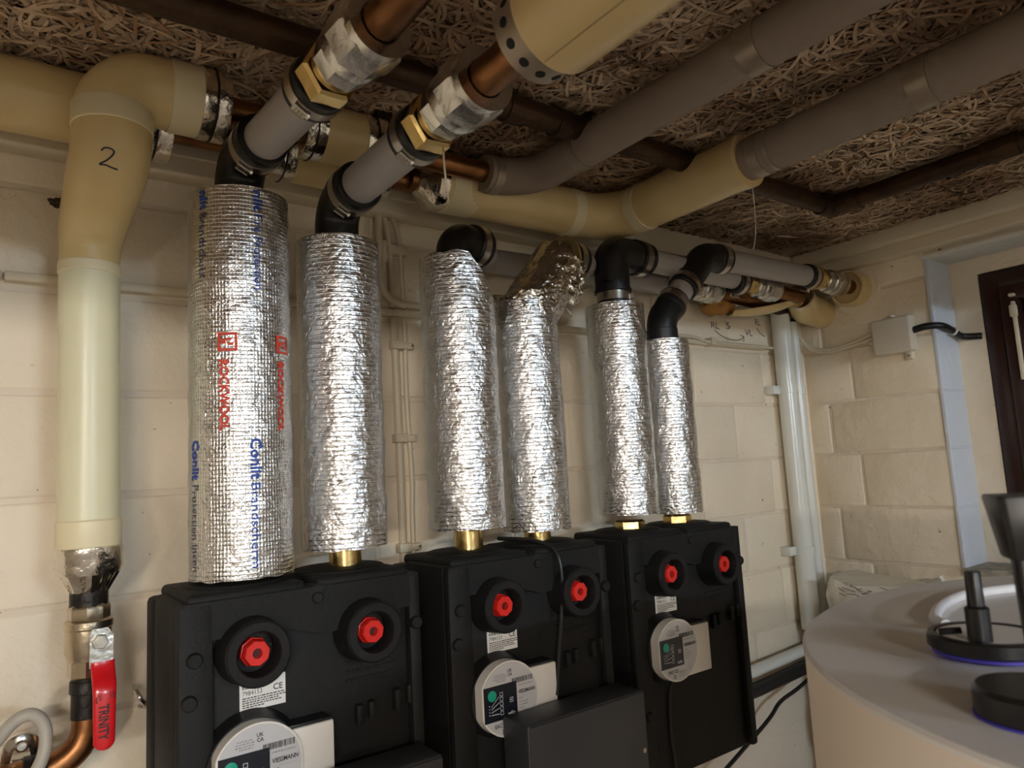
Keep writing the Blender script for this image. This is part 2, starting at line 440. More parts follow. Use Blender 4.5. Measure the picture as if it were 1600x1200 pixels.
def strands(n):
    xa, xb, ya, yb = -.12, 1.62, .12, .985
    S = 6
    px = rng.uniform(xa, xb, n); py = rng.uniform(ya, yb, n)
    L = rng.uniform(.025, .075, n); wd = rng.uniform(.0013, .0027, n); th = rng.uniform(0, 2 * np.pi, n)
    cv = rng.normal(0, 16, n)
    dep = rng.uniform(0, 1, n) ** 1.6                         # 1 = hangs lowest
    z = CZ + .004 - dep * .009
    t = np.linspace(-.5, .5, S + 1)
    s = L[:, None] * t[None]
    ang = th[:, None] + cv[:, None] * s
    dx = np.cos(ang); dy = np.sin(ang)
    step = (L / S)[:, None]
    cx = px[:, None] + np.cumsum(dx * step, 1) - (dx * step).sum(1, keepdims=True) / 2
    cy = py[:, None] + np.cumsum(dy * step, 1) - (dy * step).sum(1, keepdims=True) / 2
    arch = rng.uniform(-.003, .003, n)[:, None] * (t[None] * 2) ** 2 + rng.normal(0, .0016, (n, 1)) * t[None] * 2
    cz = z[:, None] + np.abs(arch)
    tilt = rng.normal(0, .25, n)[:, None]
    nx, ny = -dy, dx
    hw = wd[:, None] * (1 - .35 * np.abs(t[None] * 2) ** 3)
    A = np.stack([cx + nx * hw * np.cos(tilt), cy + ny * hw * np.cos(tilt), cz + hw * np.sin(tilt)], -1)
    B = np.stack([cx - nx * hw * np.cos(tilt), cy - ny * hw * np.cos(tilt), cz - hw * np.sin(tilt)], -1)
    seam = np.abs(py - .549) < .004
    keep = ~seam
    V = np.stack([A, B], 2)[keep]                              # n, S+1, 2, 3
    n = V.shape[0]
    V[..., 0] = np.clip(V[..., 0], -.3, 1.638); V[..., 1] = np.clip(V[..., 1], .02, .998)
    side = (py[keep] > .549)[:, None, None]
    V[..., 1] = np.where(side, np.maximum(V[..., 1], .5515), np.minimum(V[..., 1], .5465))
    verts = V.reshape(-1, 3)
    base = (np.arange(n) * (S + 1) * 2)[:, None] + (np.arange(S) * 2)[None]
    q = np.stack([base, base + 1, base + 3, base + 2], -1).reshape(-1, 4)
    me = bpy.data.meshes.new('wood_wool_strands')
    me.vertices.add(len(verts)); me.vertices.foreach_set('co', verts.ravel())
    me.loops.add(q.size); me.loops.foreach_set('vertex_index', q.ravel().astype(np.int32))
    me.polygons.add(len(q)); me.polygons.foreach_set('loop_start', np.arange(0, q.size, 4, dtype=np.int32))
    me.update(); me.validate()
    a = me.color_attributes.new('tint', 'FLOAT_COLOR', 'POINT')
    c = rng.uniform(.62, 1.12, n)[:, None] * np.array([1, 1, 1])
    old = rng.uniform(0, 1, n) < .12
    c[old] *= np.array([.62, .5, .4])
    cc = np.ones((n, (S + 1) * 2, 4)); cc[..., :3] = c[:, None]
    a.data.foreach_set('color', cc.ravel())
    me.shade_smooth()
    m = mat('wood_wool', (205, 180, 150), .85)
    nt = m.node_tree; at = nn(nt, 'ShaderNodeAttribute', attribute_name='tint')
    mx = nn(nt, 'ShaderNodeMix', data_type='RGBA', blend_type='MULTIPLY'); mx.inputs['Factor'].default_value = 1
    mx.inputs['A'].default_value = lin(205, 182, 154)
    tc = nn(nt, 'ShaderNodeTexCoord'); nz = nn(nt, 'ShaderNodeTexNoise'); nz.inputs['Scale'].default_value = 5; nz.inputs['Detail'].default_value = 5
    nt.links.new(tc.outputs['Object'], nz.inputs['Vector'])
    cr = nn(nt, 'ShaderNodeValToRGB'); cr.color_ramp.elements[0].position = .38; cr.color_ramp.elements[1].position = .6
    cr.color_ramp.elements[0].color = lin(158, 126, 96); cr.color_ramp.elements[1].color = lin(226, 198, 166)
    nt.links.new(nz.outputs['Fac'], cr.inputs['Fac']); nt.links.new(cr.outputs['Color'], mx.inputs['A'])
    nt.links.new(at.outputs['Color'], mx.inputs['B']); nt.links.new(mx.outputs['Result'], nt.nodes['Principled BSDF'].inputs['Base Color'])
    me.materials.append(m)
    o = bpy.data.objects.new('wood_wool_strands', me); COL.objects.link(o); o.parent = ceil; o['kind'] = 'stuff'
strands(46000)

# unseen beam added across the room behind the lens to shade the upper wall
tag(MB().box(X0, WX, -.75, -.55, .3465, CZ + .02, .004).build('shadow_beam', 'room', ang=50), kind='structure')

# timber trims where walls meet the ceiling
t4 = tag(MB().box(-1.0, WX, .962, WY, .408, CZ, .002).build('trim_4', 'trim', ang=50), 'cream painted timber trim along back wall', kind='structure')
MB().box(-1.0, 1.605, .956, .963, .430, .4825, .002).build('trim_board', 'trim', t4)
t5 = tag(MB().box(1.602, WX - .002, -.5, .954, .424, .452, .003).build('trim_5', 'trim', ang=50), 'cream painted timber trim above window', kind='structure')
MB().box(1.575, WX - .002, -.5, .954, .4505, CZ - .001, .003).build('trim_board', 'trim', t5)

# lamps: fluorescent battens on the ceiling behind the added beam
def batten(xa, xb, y, col, strength, label):
    lp = thing('batten_lamp', ((xa + xb) / 2, y, CZ), label, 'lamp', 'ceiling battens')
    MB().box(xa - .05, xb + .05, y - .04, y + .04, .444, .4815, .004).build('lamp_housing', 'white_pl', lp)
    m = bpy.data.materials.new('lamp_tube'); m.use_nodes = True
    b = m.node_tree.nodes['Principled BSDF']; b.inputs['Emission Color'].default_value = (*col, 1); b.inputs['Emission Strength'].default_value = strength
    MB().tube([(xa, y, .418), (xb, y, .418)], .014, 12).build('lamp_tube', m, lp)
    for xx in (xa - .012, xb + .012): MB().box(xx - .012, xx + .012, y - .015, y + .015, .400, .446, .002).build('lamp_holder', 'white_pl', lp)
batten(-1.15, -.50, -1.7, LAMP_COLOR, LAMP_STRENGTH * 1.35, 'warm fluorescent batten on the ceiling nearest the added beam')
batten(.3, .95, -3.1, LAMP_COLOR2, LAMP_STRENGTH * 1.9, 'cool fluorescent batten on the ceiling at the far end')

# small LED work light standing on the floor behind and left of the lens
wl = thing('work_light', (-.95, -1.2, FZ), 'small LED work light on a tripod at the left', 'lamp')
m_w = bpy.data.materials.new('work_light_panel'); m_w.use_nodes = True
b_ = m_w.node_tree.nodes['Principled BSDF']; b_.inputs['Emission Color'].default_value = (1.0, .90, .78, 1); b_.inputs['Emission Strength'].default_value = WORK_STRENGTH
fw = Vector((.62, .78, 0)).normalized(); sw_ = Vector((fw.y, -fw.x, 0)); wc = Vector((-.95, -1.2, -.11))
def wbox(u0, u1, v0, v1, z0, z1):
    P = [wc + sw_ * u + fw * v + Vector((0, 0, z)) for z in (z0, z1) for u, v in ((u0, v0), (u1, v0), (u1, v1), (u0, v1))]
    return MB().add(P, [(0, 3, 2, 1), (4, 5, 6, 7), (0, 1, 5, 4), (1, 2, 6, 5), (2, 3, 7, 6), (3, 0, 4, 7)])
wbox(-.09, .09, -.04, -.002, -.05, .036).build('light_case', 'blackpl', wl, smooth=False)
wbox(-.07, .07, -.002, .002, -.022, .022).build('light_panel', m_w, wl, smooth=False)
wbox(-.13, .13, -.04, .26, .036, .040).build('light_hood', 'blackpl', wl, smooth=False)  # added hood, its length chosen to dim this light on the upper wall
MB().tube([wc + Vector((0, 0, -.05)) - fw * .02, Vector((-.96, -1.21, FZ + .25))], .012, 12).build('stand_pole', 'blackpl', wl)
for k in range(3):
    a_ = k * 2.094; MB().tube([(-.96, -1.21, FZ + .28), (-.96 + .25 * math.cos(a_), -1.21 + .25 * math.sin(a_), FZ + .008)], .008, 10).build('leg', 'blackpl', wl)

# ------------------------------------------------------------------ pipes under the ceiling
def clamp(parent, p, ax, r, wd=.013, ang=0.0, sub='clamp_screw'):
    """worm drive hose clamp: band with a screw housing at angle ang (0 = straight down)"""
    p = Vector(p); ax = Vector(ax).normalized()
    o = ring(MB(), p, ax, -wd / 2, wd / 2, r - .0005, r + .0012, 36).build('hose_clamp', 'steel', parent)
    dn = Vector((0, 0, -1)); dn = dn - ax * dn.dot(ax)
    if dn.length < .1: dn = Vector((0, -1, 0))
    dn.normalize(); sd = ax.cross(dn)
    d = dn * math.cos(ang) + sd * math.sin(ang); t = ax.cross(d)
    c = p + d * (r + .003)
    b = MB()
    bm = bmesh.new(); bmesh.ops.create_cube(bm, size=1)
    for v in bm.verts: v.co = c + t * (v.co.x * .013) + ax * (v.co.y * wd * .8) + d * (v.co.z * .006)
    bmesh.ops.bevel(bm, geom=list(bm.edges), offset=.001, segments=1, affect='EDGES'); bm.verts.index_update()
    b.add([v.co for v in bm.verts], [[v.index for v in f.verts] for f in bm.faces]); bm.free()
    b.lathe(c + t * .0065, t, [(0, .0032), (.004, .0032)], 6)
    for q in (-.3, 0, .3): b.lathe(c + d * .003 + t * (q * .012) - ax * wd * .3, ax, [(0, .0006), (wd * .6, .0006)], 5)
    b.build(sub, 'steel', o)
    return o

def sleeve(parent, p, ax, s0, s1, r, name='rubber_sleeve'):
    return MB().lathe(p, ax, [(s0, r * .8), (s0, r - .0015), (s0 + .0015, r), (s1 - .0015, r), (s1, r - .0015), (s1, r * .8)], 36).build(name, 'rubber', parent)

def coupling_set(parent, p, ax, s, r, k=1.0, ang=0.0):
    """rubber sleeve + clamp, brass adapter, galvanised union; returns axial position of its end"""
    p = Vector(p); ax = Vector(ax).normalized()
    sleeve(parent, p, ax, s, s + .032 * k, r + .0055)
    clamp(parent, p + ax * (s + .016 * k), ax, r + .006, .013, ang)
    s += .031 * k
    br = MB().lathe(p, ax, [(s, r * .95), (s + .003, r * 1.26), (s + .020 * k, r * 1.26), (s + .0225 * k, r * 1.1)], 6, .3).build('brass_adapter', 'brass', parent)
    MB().lathe(p, ax, [(s + .025 * k, r * .98), (s + .027 * k, r * 1.02), (s + .029 * k, r * .98), (s + .031 * k, r * 1.02), (s + .033 * k, r * .98), (s + .040 * k, r * .98)], 32).build('thread', 'brass', br)
    s += .036 * k
    g = MB().lathe(p, ax, [(s, r * 1.05), (s + .002, r * 1.2), (s + .02 * k, r * 1.24), (s + .022 * k, r * 1.2)], 8, .2).build('galvanised_union', 'galv', parent)
    MB().lathe(p, ax, [(s + .02 * k, r * 1.15), (s + .024 * k, r * 1.3), (s + .034 * k, r * 1.32), (s + .040 * k, r * 1.24)], 36).build('union_shoulder', 'galv', g)
    MB().lathe(p, ax, [(s + .036 * k, r * 1.2), (s + .038 * k, r * 1.42), (s + .064 * k, r * 1.42), (s + .068 * k, r * 1.34)], 8, .1).build('union_nut', 'galv', g)
    ring(MB(), p, ax, s + .066 * k, s + .076 * k, r * .80, r * 1.3, 36).build('union_collar', 'galv', g)
    return s + .070 * k

# the axes of the six risers
RX = [.2365, .3585, .537, .657, .848, .962]; RY = .845
RTOP = [.335, .30, None, None, .265, .212]; RBOT = [-.098, -.080, -.073, -.086, -.078, -.085]
RR = [.0558, .0515, .0525, .0495, .0483, .0440]

LBL = ['first riser at the left, overhead grey pipe ending in bare copper',
       'second riser from the left, overhead pipe ending in a drilled collar and cream lagging',
       'third riser, black rubber elbow leaving the slant cut foil sleeve',
       'fourth riser, pipe leaving the bent foil sleeve behind it',
       'fifth riser with a square black elbow above its foil sleeve',
       'sixth riser at the right with two angled black elbows and grey pipe into the wall']
risers = []
for i in range(6):
    rs = thing('riser_pipe', (RX[i], RY, -.112), LBL[i], 'pipe', 'heating risers with rubber elbows')
    risers.append(rs)
    zt = {0: .34, 1: .305, 2: .30, 3: .25, 4: .27, 5: .215}[i]
    MB().tube([(RX[i], RY, -.070), (RX[i], RY, zt)], .0205, 24).build('core_pipe', 'grey_pvc', rs)
    b = MB()
    if i in (0, 1, 2, 3):
        b.lathe((RX[i], RY, -.112), (0, 0, 1), [(0, .0175), (.012, .0175), (.012, .0195), (.036, .0195), (.038, .017)], 40)
    else:
        b.lathe((RX[i], RY, -.112), (0, 0, 1), [(0, .017), (.006, .024), (.021, .024), (.024, .02)], 6, .3)
    b.build('brass_fitting', 'brass', rs)
    MB().lathe((RX[i], RY, -.076), (0, 0, 1), [(0, .018), (.003, .0215), (.03, .0215)], 32).build('rubber_nipple', 'rubber', rs)

def elbow(parent, pts, r, rad, lip0=True, lip1=True):
    path = fillet(pts, rad, 10)
    b = MB().tube(path, r, 32)
    o = b.build('rubber_elbow', 'rubber', parent)
    P = [Vector(p) for p in pts]
    for a, c in ((P[0], P[1]), (P[-1], P[-2])):
        ax = (c - a).normalized()
        ring(MB(), a, ax, -.001, .004, r * .7, r + .002, 32).build('elbow_lip', 'rubber', o)
    return o

# risers 1 and 2: elbow, grey pipe towards the lens, union, copper
for i, (z, yu) in enumerate(((.385, .655), (.355, .640))):
    rs = risers[i]; x = RX[i] + (.006 if i == 0 else 0)
    elbow(rs, [(RX[i], RY, z - .085), (RX[i], RY, z), (x, .772, z)], .0275, .034)
    sleeve(rs, (x, .812, z), (0, -1, 0), 0, .042, .0292)
    clamp(rs, (x, .792, z), (0, -1, 0), .0294, .014, -.5)
    xe = .262 if i == 0 else .357
    ax = Vector((xe - x, .5 - .79, 0)).normalized()
    MB().tube([(x, .80, z), Vector((x, .80, z)) + ax * (.80 - yu + .012)], .0235, 32).build('grey_pipe', 'grey_pvc', rs)
    s = coupling_set(rs, (x, .80, z), ax, .80 - yu, .0235, 1.0, -.55)
    p = Vector((x, .80, z)) + ax * s
    e = Vector((xe, -.553, z)) if i == 0 else Vector((xe, .38, z))
    MB().tube([p - ax * .03, p + ax * .02, e] if i == 0 else [p - ax * .03, e], .0175, 28).build('copper_pipe', 'copper', rs)
    if i == 1:
        # lagged continuation with a drilled end collar
        pl = MB().lathe((xe, .402, z), (0, -1, 0), [(.004, .017), (.004, .0445), (.95, .0445)], 48).build('cream_lagging', 'jacket', rs)
        ring(MB(), (xe, .402, z), (0, -1, 0), -.026, .006, .018, .0385, 48).build('end_collar', 'ins_end', rs)
        for k in range(14):
            a = 2 * math.pi * (k + .3) / 14; d = Vector((math.cos(a), 0, math.sin(a)))
            MB().lathe(Vector((xe, .416, z)) + d * .0375, d, [(0, .0042), (.0014, .0042)], 14).build('collar_hole', 'epp_dark', pl)
        MB().tube([(xe - .0445 * math.sin(.35), .396, z - .0445 * math.cos(.35)), (xe - .0445 * math.sin(.35), -.5, z - .0445 * math.cos(.35))], .0007, 6).build('lagging_seam', 'seam', pl)

# riser 3: elbow to the right, pipe running behind foil 4
rs = risers[2]
elbow(rs, [(RX[2], RY, .285), (RX[2], RY, .333), (RX[2] + .042, RY + .012, .335)], .0275, .02)
sleeve(rs, (RX[2] + .03, RY + .008, .335), (1, .3, 0), 0, .028, .030)
clamp(rs, (RX[2] + .04, RY + .011, .335), (1, .3, 0), .0302, .013, 2.6)
MB().tube(fillet([(RX[2] + .04, RY + .012, .335), (.602, .866, .335), (.66, .955, .352), (1.215, .957, .362)], .03), .0205, 24).build('grey_pipe', 'grey_pvc', rs)
s = coupling_set(rs, (1.215, .957, .362), (1, 0, 0), 0, .0195, .9, .2)
MB().tube([(1.34, .957, .362), (1.60, .957, .34)], .0165, 20).build('copper_pipe', 'copper_dark', rs)
# riser 4: leaves the bent sleeve
rs = risers[3]
MB().tube(fillet([(RX[3], RY, .24), (RX[3], RY, .262), (.727, RY, .336), (.76, RY + .004, .336)], .03), .0205, 24).build('core_bend', 'grey_pvc', rs)
sleeve(rs, (.742, RY, .336), (1, .18, 0), 0, .040, .0285)
clamp(rs, (.764, RY + .004, .336), (1, .18, 0), .0288, .013, .6)
MB().tube(fillet([(.77, RY + .005, .336), (.80, RY + .012, .336), (.835, .915, .344), (1.10, .917, .350)], .03), .0205, 24).build('grey_pipe', 'grey_pvc', rs)
s = coupling_set(rs, (1.075, .917, .350), (1, 0, 0), 0, .0205, 1.0, .3)
MB().tube([(1.22, .917, .350), (1.42, .917, .338)], .0175, 20).build('copper_pipe', 'copper', rs)
# riser 5: square elbow
rs = risers[4]
elbow(rs, [(RX[4], RY, .29), (RX[4], RY, .360), (RX[4] + .062, RY + .005, .3605)], .0295, .022)
sleeve(rs, (RX[4], RY, .262), (0, 0, 1), 0, .05, .0265)
clamp(rs, (RX[4], RY, .281), (0, 0, 1), .0268, .014, .9)
MB().prism([(RX[4] - .036, .303), (RX[4] - .018, .300), (RX[4] - .018, .306)], RY - .022, RY - .012).build('elbow_tab', 'rubber', rs)
sleeve(rs, (RX[4] + .05, RY + .004, .3605), (1, .08, 0), 0, .045, .030)
clamp(rs, (RX[4] + .074, RY + .006, .3605), (1, .08, 0), .0302, .014, 2.7)
MB().tube([(RX[4] + .05, RY + .003, .3605), (1.24, .878, .366)], .0205, 28).build('grey_pipe', 'grey_pvc', rs)
s = coupling_set(rs, (1.225, .877, .362), (1, .05, -.02), 0, .0195, 1.05, .3)
MB().tube([(1.36, .884, .359), (1.48, .89, .357)], .0165, 20).build('copper_pipe', 'copper', rs)
# riser 6: two 45 degree elbows, pipe to the right wall
rs = risers[5]
x = RX[5]
sleeve(rs, (x, RY, .205), (0, 0, 1), 0, .03, .0275)
elbow(rs, [(x, RY, .215), (x, RY, .252), (x + .034, RY, .286)], .0265, .04)
d45 = Vector((1, 0, 1)).normalized()
q0 = Vector((x + .018, RY, .270))
MB().tube([q0, q0 + d45 * .12], .0225, 28).build('grey_pipe', 'grey_pvc', rs)
sleeve(rs, q0, d45, .006, .036, .0275)
clamp(rs, q0 + d45 * .024, d45, .0278, .013, .3)
sleeve(rs, q0, d45, .064, .094, .0275)
clamp(rs, q0 + d45 * .080, d45, .0278, .013, .3)
e0 = q0 + d45 * .085
e1 = Vector((e0.x + (.386 - e0.z), RY, .386))
elbow(rs, [e0, e1, (e1.x + .05, RY, .387)], .0275, .045)
sleeve(rs, (e1.x + .028, RY, .387), (1, 0, 0), 0, .034, .0285)
clamp(rs, (e1.x + .046, RY, .387), (1, 0, 0), .0288, .014, .5)
MB().tube([(e1.x + .03, RY, .387), (1.445, .84, .388)], .0225, 32).build('grey_pipe', 'grey_pvc', rs)
coupling_set(rs, (1.43, .84, .388), (1, 0, -.03), 0, .0205, 1.0, .4)
MB().tube([(1.545, .839, .384), (1.66, .838, .380)], .017, 20).build('copper_pipe', 'copper', rs)
# yellowed wall sleeve round it
ws = thing('wall_sleeve', (WX - .03, .838, .345), 'yellowed round wall sleeve where the right hand grey pipe enters', 'pipe sleeve')
ring(MB(), (WX - .045, .838, .378), (1, 0, 0), 0, .055, .036, .0405, 40).build('sleeve_tube', 'jacket', ws)
ring(MB(), (WX - .007, .838, .378), (1, 0, 0), 0, .006, .038, .056, 40).build('plaster_ring', 'wall', ws)
MB().lathe((WX - .030, .838, .378), (1, 0, 0), [(0, .0175), (0, .0365), (.006, .0365)], 32).build('sleeve_filling', 'jacket', ws)

# ---- copper and lagged pipes along the back wall
def tin_clip(parent, p, ax, s0, s1, r):
    """crimped sheet metal end band with tabs turned inwards"""
    p = Vector(p)
    o = MB().lathe(p, ax, [(s0, r), (s0 + .001, r + .0018), (s0 + (s1 - s0) * .45, r + .0018), (s0 + (s1 - s0) * .5, r + .0008), (s0 + (s1 - s0) * .55, r + .0018), (s1, r + .0015), (s1, r * .9)], 24, .1).build('tin_band', 'tin', parent)
    wire = [(p + Vector(ax).normalized() * (s0 + (s1 - s0) * .5)) + v for v in circ(ax, r + .0022, 28)]
    MB().tube(wire, .0009, 6, closed=True).build('tie_wire', 'cable_black', o)
    return o
def circ(ax, r, n):
    ax = Vector(ax).normalized(); u = ax.orthogonal().normalized(); wv = ax.cross(u)
    return [(u * math.cos(2 * math.pi * k / n) + wv * math.sin(2 * math.pi * k / n)) * r for k in range(n)]

# far left lagged pipe along the wall (rear line)
p = thing('lagged_pipe', (-.2, .905, .40), 'yellowed lagged pipe along the wall behind the pipe marked 2', 'pipe')
MB().lathe((-.95, .905, .438), (1, 0, 0), [(0, .016), (0, .040), (1.10, .040), (1.10, .016)], 40).build('lagging', 'jacket', p)
tin_clip(p, (.135, .905, .438), (1, 0, 0), 0, .035, .040)
# riser marked 2
p = thing('lagged_riser', (.095, .915, -.08), 'cream jacketed vertical pipe marked with a handwritten 2', 'pipe')
rd = .0305
MB().tube([(.0935, .915, -.03), (.0905, .915, .254)], rd, 40).build('lower_jacket', 'jacket_pale', p)
MB().lathe((.0938, .915, -.056), (0, 0, 1), [(0, rd + .001), (.004, rd + .0018), (.028, rd + .0015), (.03, rd)], 40).build('joint_sleeve', 'jacket_cap', p)
MB().lathe((.0905, .915, .246), (0, 0, 1), [(0, rd + .0002), (.001, rd + .001), (.012, rd + .001), (.013, rd)], 40).build('seam_band', 'jacket_cap', p)
up = fillet([(.0905, .915, .25), (.0905, .915, .295), (.1015, .832, .36), (.1015, .832, .442), (.20, .832, .442)], [.05, .05, .042], 12)
n = len(up)
MB().tube(up, [rd + (.0385 - rd) * min(1, max(0, (q.z - .275) / .07)) for q in up], 40).build('upper_jacket', 'jacket', p)
sw = MB().lathe((.1015, .832, .385), (0, 0, 1), [(0, .0385), (.001, .0396), (.024, .0396), (.026, .0385)], 40).build('overlap_band', 'jacket_cap', p)
MB().lathe((.155, .832, .442), (1, 0, 0), [(0, .0385), (.001, .0400), (.034, .0400), (.035, .0385)], 40).build('overlap_band', 'jacket_cap', p)
tin_clip(p, (.186, .832, .442), (1, 0, 0), 0, .030, .0395)
def on2(u, v):                                          # handwritten figure on the jacket, u right, v up (metres)
    a = math.radians(-13) + u / .0392
    return (.1015 + .0392 * math.sin(a), .832 - .0392 * math.cos(a), .338 + v)
two = [(-.006, .008), (-.003, .0112), (.002, .0112), (.0055, .0085), (.004, .004), (-.001, -.002), (-.0075, -.0065), (-.002, -.007), (.003, -.009), (.009, -.0105)]
up2 = []
MB().tube(smooth_path([Vector(on2(a, b)) for a, b in two], 4), .0009, 6).build('marker_figure', 'ink', p)
ec = MB().lathe((.0942, .915, -.084), (0, 0, 1), [(0, rd + .0005), (.006, rd + .0028), (.020, rd + .0022), (.022, rd + .003), (.028, rd + .0025), (.03, rd)], 28).build('tin_end_cap', 'tin', p)
cone = MB()
for k in range(16):
    a0 = 2 * math.pi * k / 16; a1 = a0 + 2 * math.pi / 16 * 1.05
    def cp(a, r, z): return (.0945 + r * math.cos(a), .915 + r * math.sin(a), z)
    cone.add([cp(a0, rd + .001, -.082), cp(a1, rd - .001, -.082), cp(a1, .0175, -.103), cp(a0, .0195, -.103)], [(0, 1, 2, 3)])
cone.build('crimped_tabs', 'tin', ec, smooth=False)
MB().tube([(.0948, .915, -.075), (.095, .915, -.135)], .0155, 24).build('black_pipe', 'black_pipe', p)
MB().lathe((.0949, .915, -.113), (0, 0, -1), [(-.014, .016), (-.013, .0185), (.016, .0185), (.017, .017)], 28).build('black_socket', 'black_pipe', p)

# copper lines between the lagged lengths
cf = thing('copper_line', (.3, .832, .428), 'front bare copper pipe leaving the tin band of the pipe marked 2', 'pipe')
MB().tube([(.20, .832, .442), (.62, .832, .442)], .0155, 24).build('tube', 'copper', cf)
cr_ = thing('copper_line', (.3, .905, .42), 'rear bare copper pipe just above the timber trim, under the front one', 'pipe')
MB().tube([(.14, .905, .438), (.53, .9, .434)], .0155, 24).build('tube', 'copper', cr_)
sl = thing('lagging_sleeve', (.36, .832, .41), 'upper short yellowed lagging sleeve between two tin bands', 'lagging')
MB().lathe((.315, .832, .442), (1, 0, 0), [(0, .016), (0, .036), (.095, .036), (.095, .016)], 40).build('lagging', 'jacket', sl)
tin_clip(sl, (.306, .832, .442), (1, 0, 0), 0, .026, .036); tin_clip(sl, (.385, .832, .442), (1, 0, 0), 0, .03, .036)
sl = thing('lagging_sleeve', (.36, .905, .41), 'lower short yellowed lagging sleeve against the timber trim', 'lagging')
MB().lathe((.285, .905, .436), (1, 0, 0), [(0, .016), (0, .034), (.17, .034), (.17, .016)], 40).build('lagging', 'jacket', sl)
tin_clip(sl, (.292, .905, .436), (1, 0, 0), 0, .028, .034); tin_clip(sl, (.398, .905, .436), (1, 0, 0), 0, .026, .034)
MB().lathe((.43, .905, .436), (1, 0, 0), [(0, .0345), (.001, .0355), (.027, .0355), (.028, .0345)], 28).build('tin_cover', 'tin', sl)
# black hanger
hg = thing('pipe_hanger', (.415, .832, .39), 'black metal pipe hanger strap hanging from the ceiling', 'pipe hanger')
MB().box(.402, .424, .805, .815, .385, .482, .002).build('strap', 'cable_black', hg)
ring(MB(), (.402, .832, .442), (1, 0, 0), 0, .022, .0165, .021, 28).build('pipe_ring', 'cable_black', hg)
# lagged pipe with a bend, continuing as grey insulation D
p = thing('lagged_pipe', (.75, .888, .395), 'long yellowed lagged pipe bending away from the wall under the ceiling', 'pipe')
lg = fillet([(.53, .888, .434), (.888, .878, .432), (.888, .60, .432)], .075, 12)
MB().tube(lg, .0395, 40).build('lagging', 'jacket', p)
for cpt, dr, r0 in (((.79, .881, .4325), (1, -.03, 0), .0397), ((.888, .80, .432), (0, -1, 0), .0397)):
    MB().lathe(cpt, dr, [(-.012, r0 - .001), (-.011, r0 + .0008), (.011, r0 + .0008), (.012, r0 - .001)], 40).build('joint_sleeve', 'jacket_cap', p)
MB().lathe((.545, .888, .434), (1, 0, 0), [(0, .0395), (.001, .0408), (.05, .0408), (.051, .0396)], 40).build('joint_sleeve', 'jacket_cap', p)
tc_ = MB().lathe((.518, .888, .434), (1, 0, 0), [(-.018, .017), (-.016, .020), (.002, .039), (.004, .0418), (.020, .0418), (.021, .0398)], 28).build('tin_end_cap', 'tin', p)
MB().tube([(.49, .888, .434), (.53, .888, .434)], .0155, 20).build('copper_stub', 'copper', p)
ring(MB(), (.888, .602, .432), (0, -1, 0), 0, .012, .030, .0402, 32).build('torn_end', 'jacket', p)
MB().lathe((.888, .598, .432), (0, -1, 0), [(0, .0285), (0, .0385), (.004, .0385)], 32).build('wool_end', 'mineral', p)
# grey insulated pipes
def grey_run(nm, loc, path, r, bands, label):
    p = thing('insulated_pipe', loc, label, 'pipe', 'grey insulated pipes')
    MB().tube(path, r, 32).build('grey_insulation', 'ins_grey', p)
    for c, ax, wd in bands:
        ring(MB(), c, ax, -wd / 2, wd / 2, r - .001, r + .0012, 40).build('joint_band', 'ins_end', p)
    return p
pc = grey_run('c', (.655, .4, .41), fillet([(.585, .832, .441), (.662, .832, .441), (.662, -.555, .441)], .065, 12), .0275,
         [((.662, .70, .441), (0, -1, 0), .018), ((.662, .415, .441), (0, -1, 0), .024), ((.60, .832, .441), (1, 0, 0), .014)],
         'upper grey insulated pipe with a bend, running from the copper line across the ceiling')
pd = grey_run('d', (.89, .2, .40), [(.888, .60, .432), (.888, -.555, .432)], .0305,
         [((.888, .567, .432), (0, -1, 0), .016), ((.888, .545, .432), (0, -1, 0), .006), ((.888, .343, .432), (0, -1, 0), .024)],
         'grey insulated pipe continuing the yellowed lagging towards the window side')
MB().tube([(.888, .62, .432), (.888, .57, .432)], .026, 24).build('inner_end', 'ins_grey', pd)

# tarnished copper line with tee under the boards
p = thing('tarnished_pipe', (.6, .685, .44), 'dark tarnished copper pipe with a tee, crossing the ceiling above all others', 'pipe')
MB().tube([(-.9, .69, .4575), (1.265, .676, .4575)], .0165, 24).build('main_tube', 'copper_dark', p)
MB().tube([(1.266, .685, .4575), (1.266, -.555, .4575)], .0165, 24).build('branch_tube', 'copper_dark', p)
for a, ax in (((1.232, .676, .4575), (1, 0, 0)), ((.52, .682, .4575), (1, 0, 0)), ((.60, .682, .4575), (1, 0, 0))):
    MB().lathe(a, ax, [(-.004, .0175), (-.003, .0195), (.034, .0195), (.035, .0175)] if a[0] > 1 else [(-.004, .017), (-.003, .0192), (.02, .0192), (.021, .017)], 28).build('solder_socket', 'copper_dark', p)
MB().lathe((1.266, .655, .4575), (0, -1, 0), [(-.03, .0175), (-.029, .0195), (.034, .0195), (.035, .0175)], 28).build('solder_socket', 'copper_dark', p)
MB().lathe((1.266, .42, .4575), (0, -1, 0), [(0, .0168), (.001, .0185), (.05, .0185), (.051, .0168)], 28).build('solder_socket', 'copper_dark', p)
MB().box(.645, .655, .668, .70, .452, .4825, .001).build('pipe_hook', 'cable_black', p)

# loose wires
t = tag(MB().tube(smooth_path([(.362, .592, .385), (.372, .60, .345), (.373, .60, .318), (.379, .607, .298), (.395, .63, .292), (.42, .68, .31)]), .0011, 8).build('loose_wire', 'cable', base=(.372, .6, .3)),
        'thin cream wire dangling in front of the second union', 'wire')
t = tag(MB().tube(smooth_path([(.904, .598, .395), (.907, .60, .36), (.903, .60, .325), (.899, .603, .303)]), .0006, 6).build('loose_thread', 'conduit', base=(.9, .6, .31)),
        'fine pale thread hanging from the torn end of the lagged pipe', 'thread')

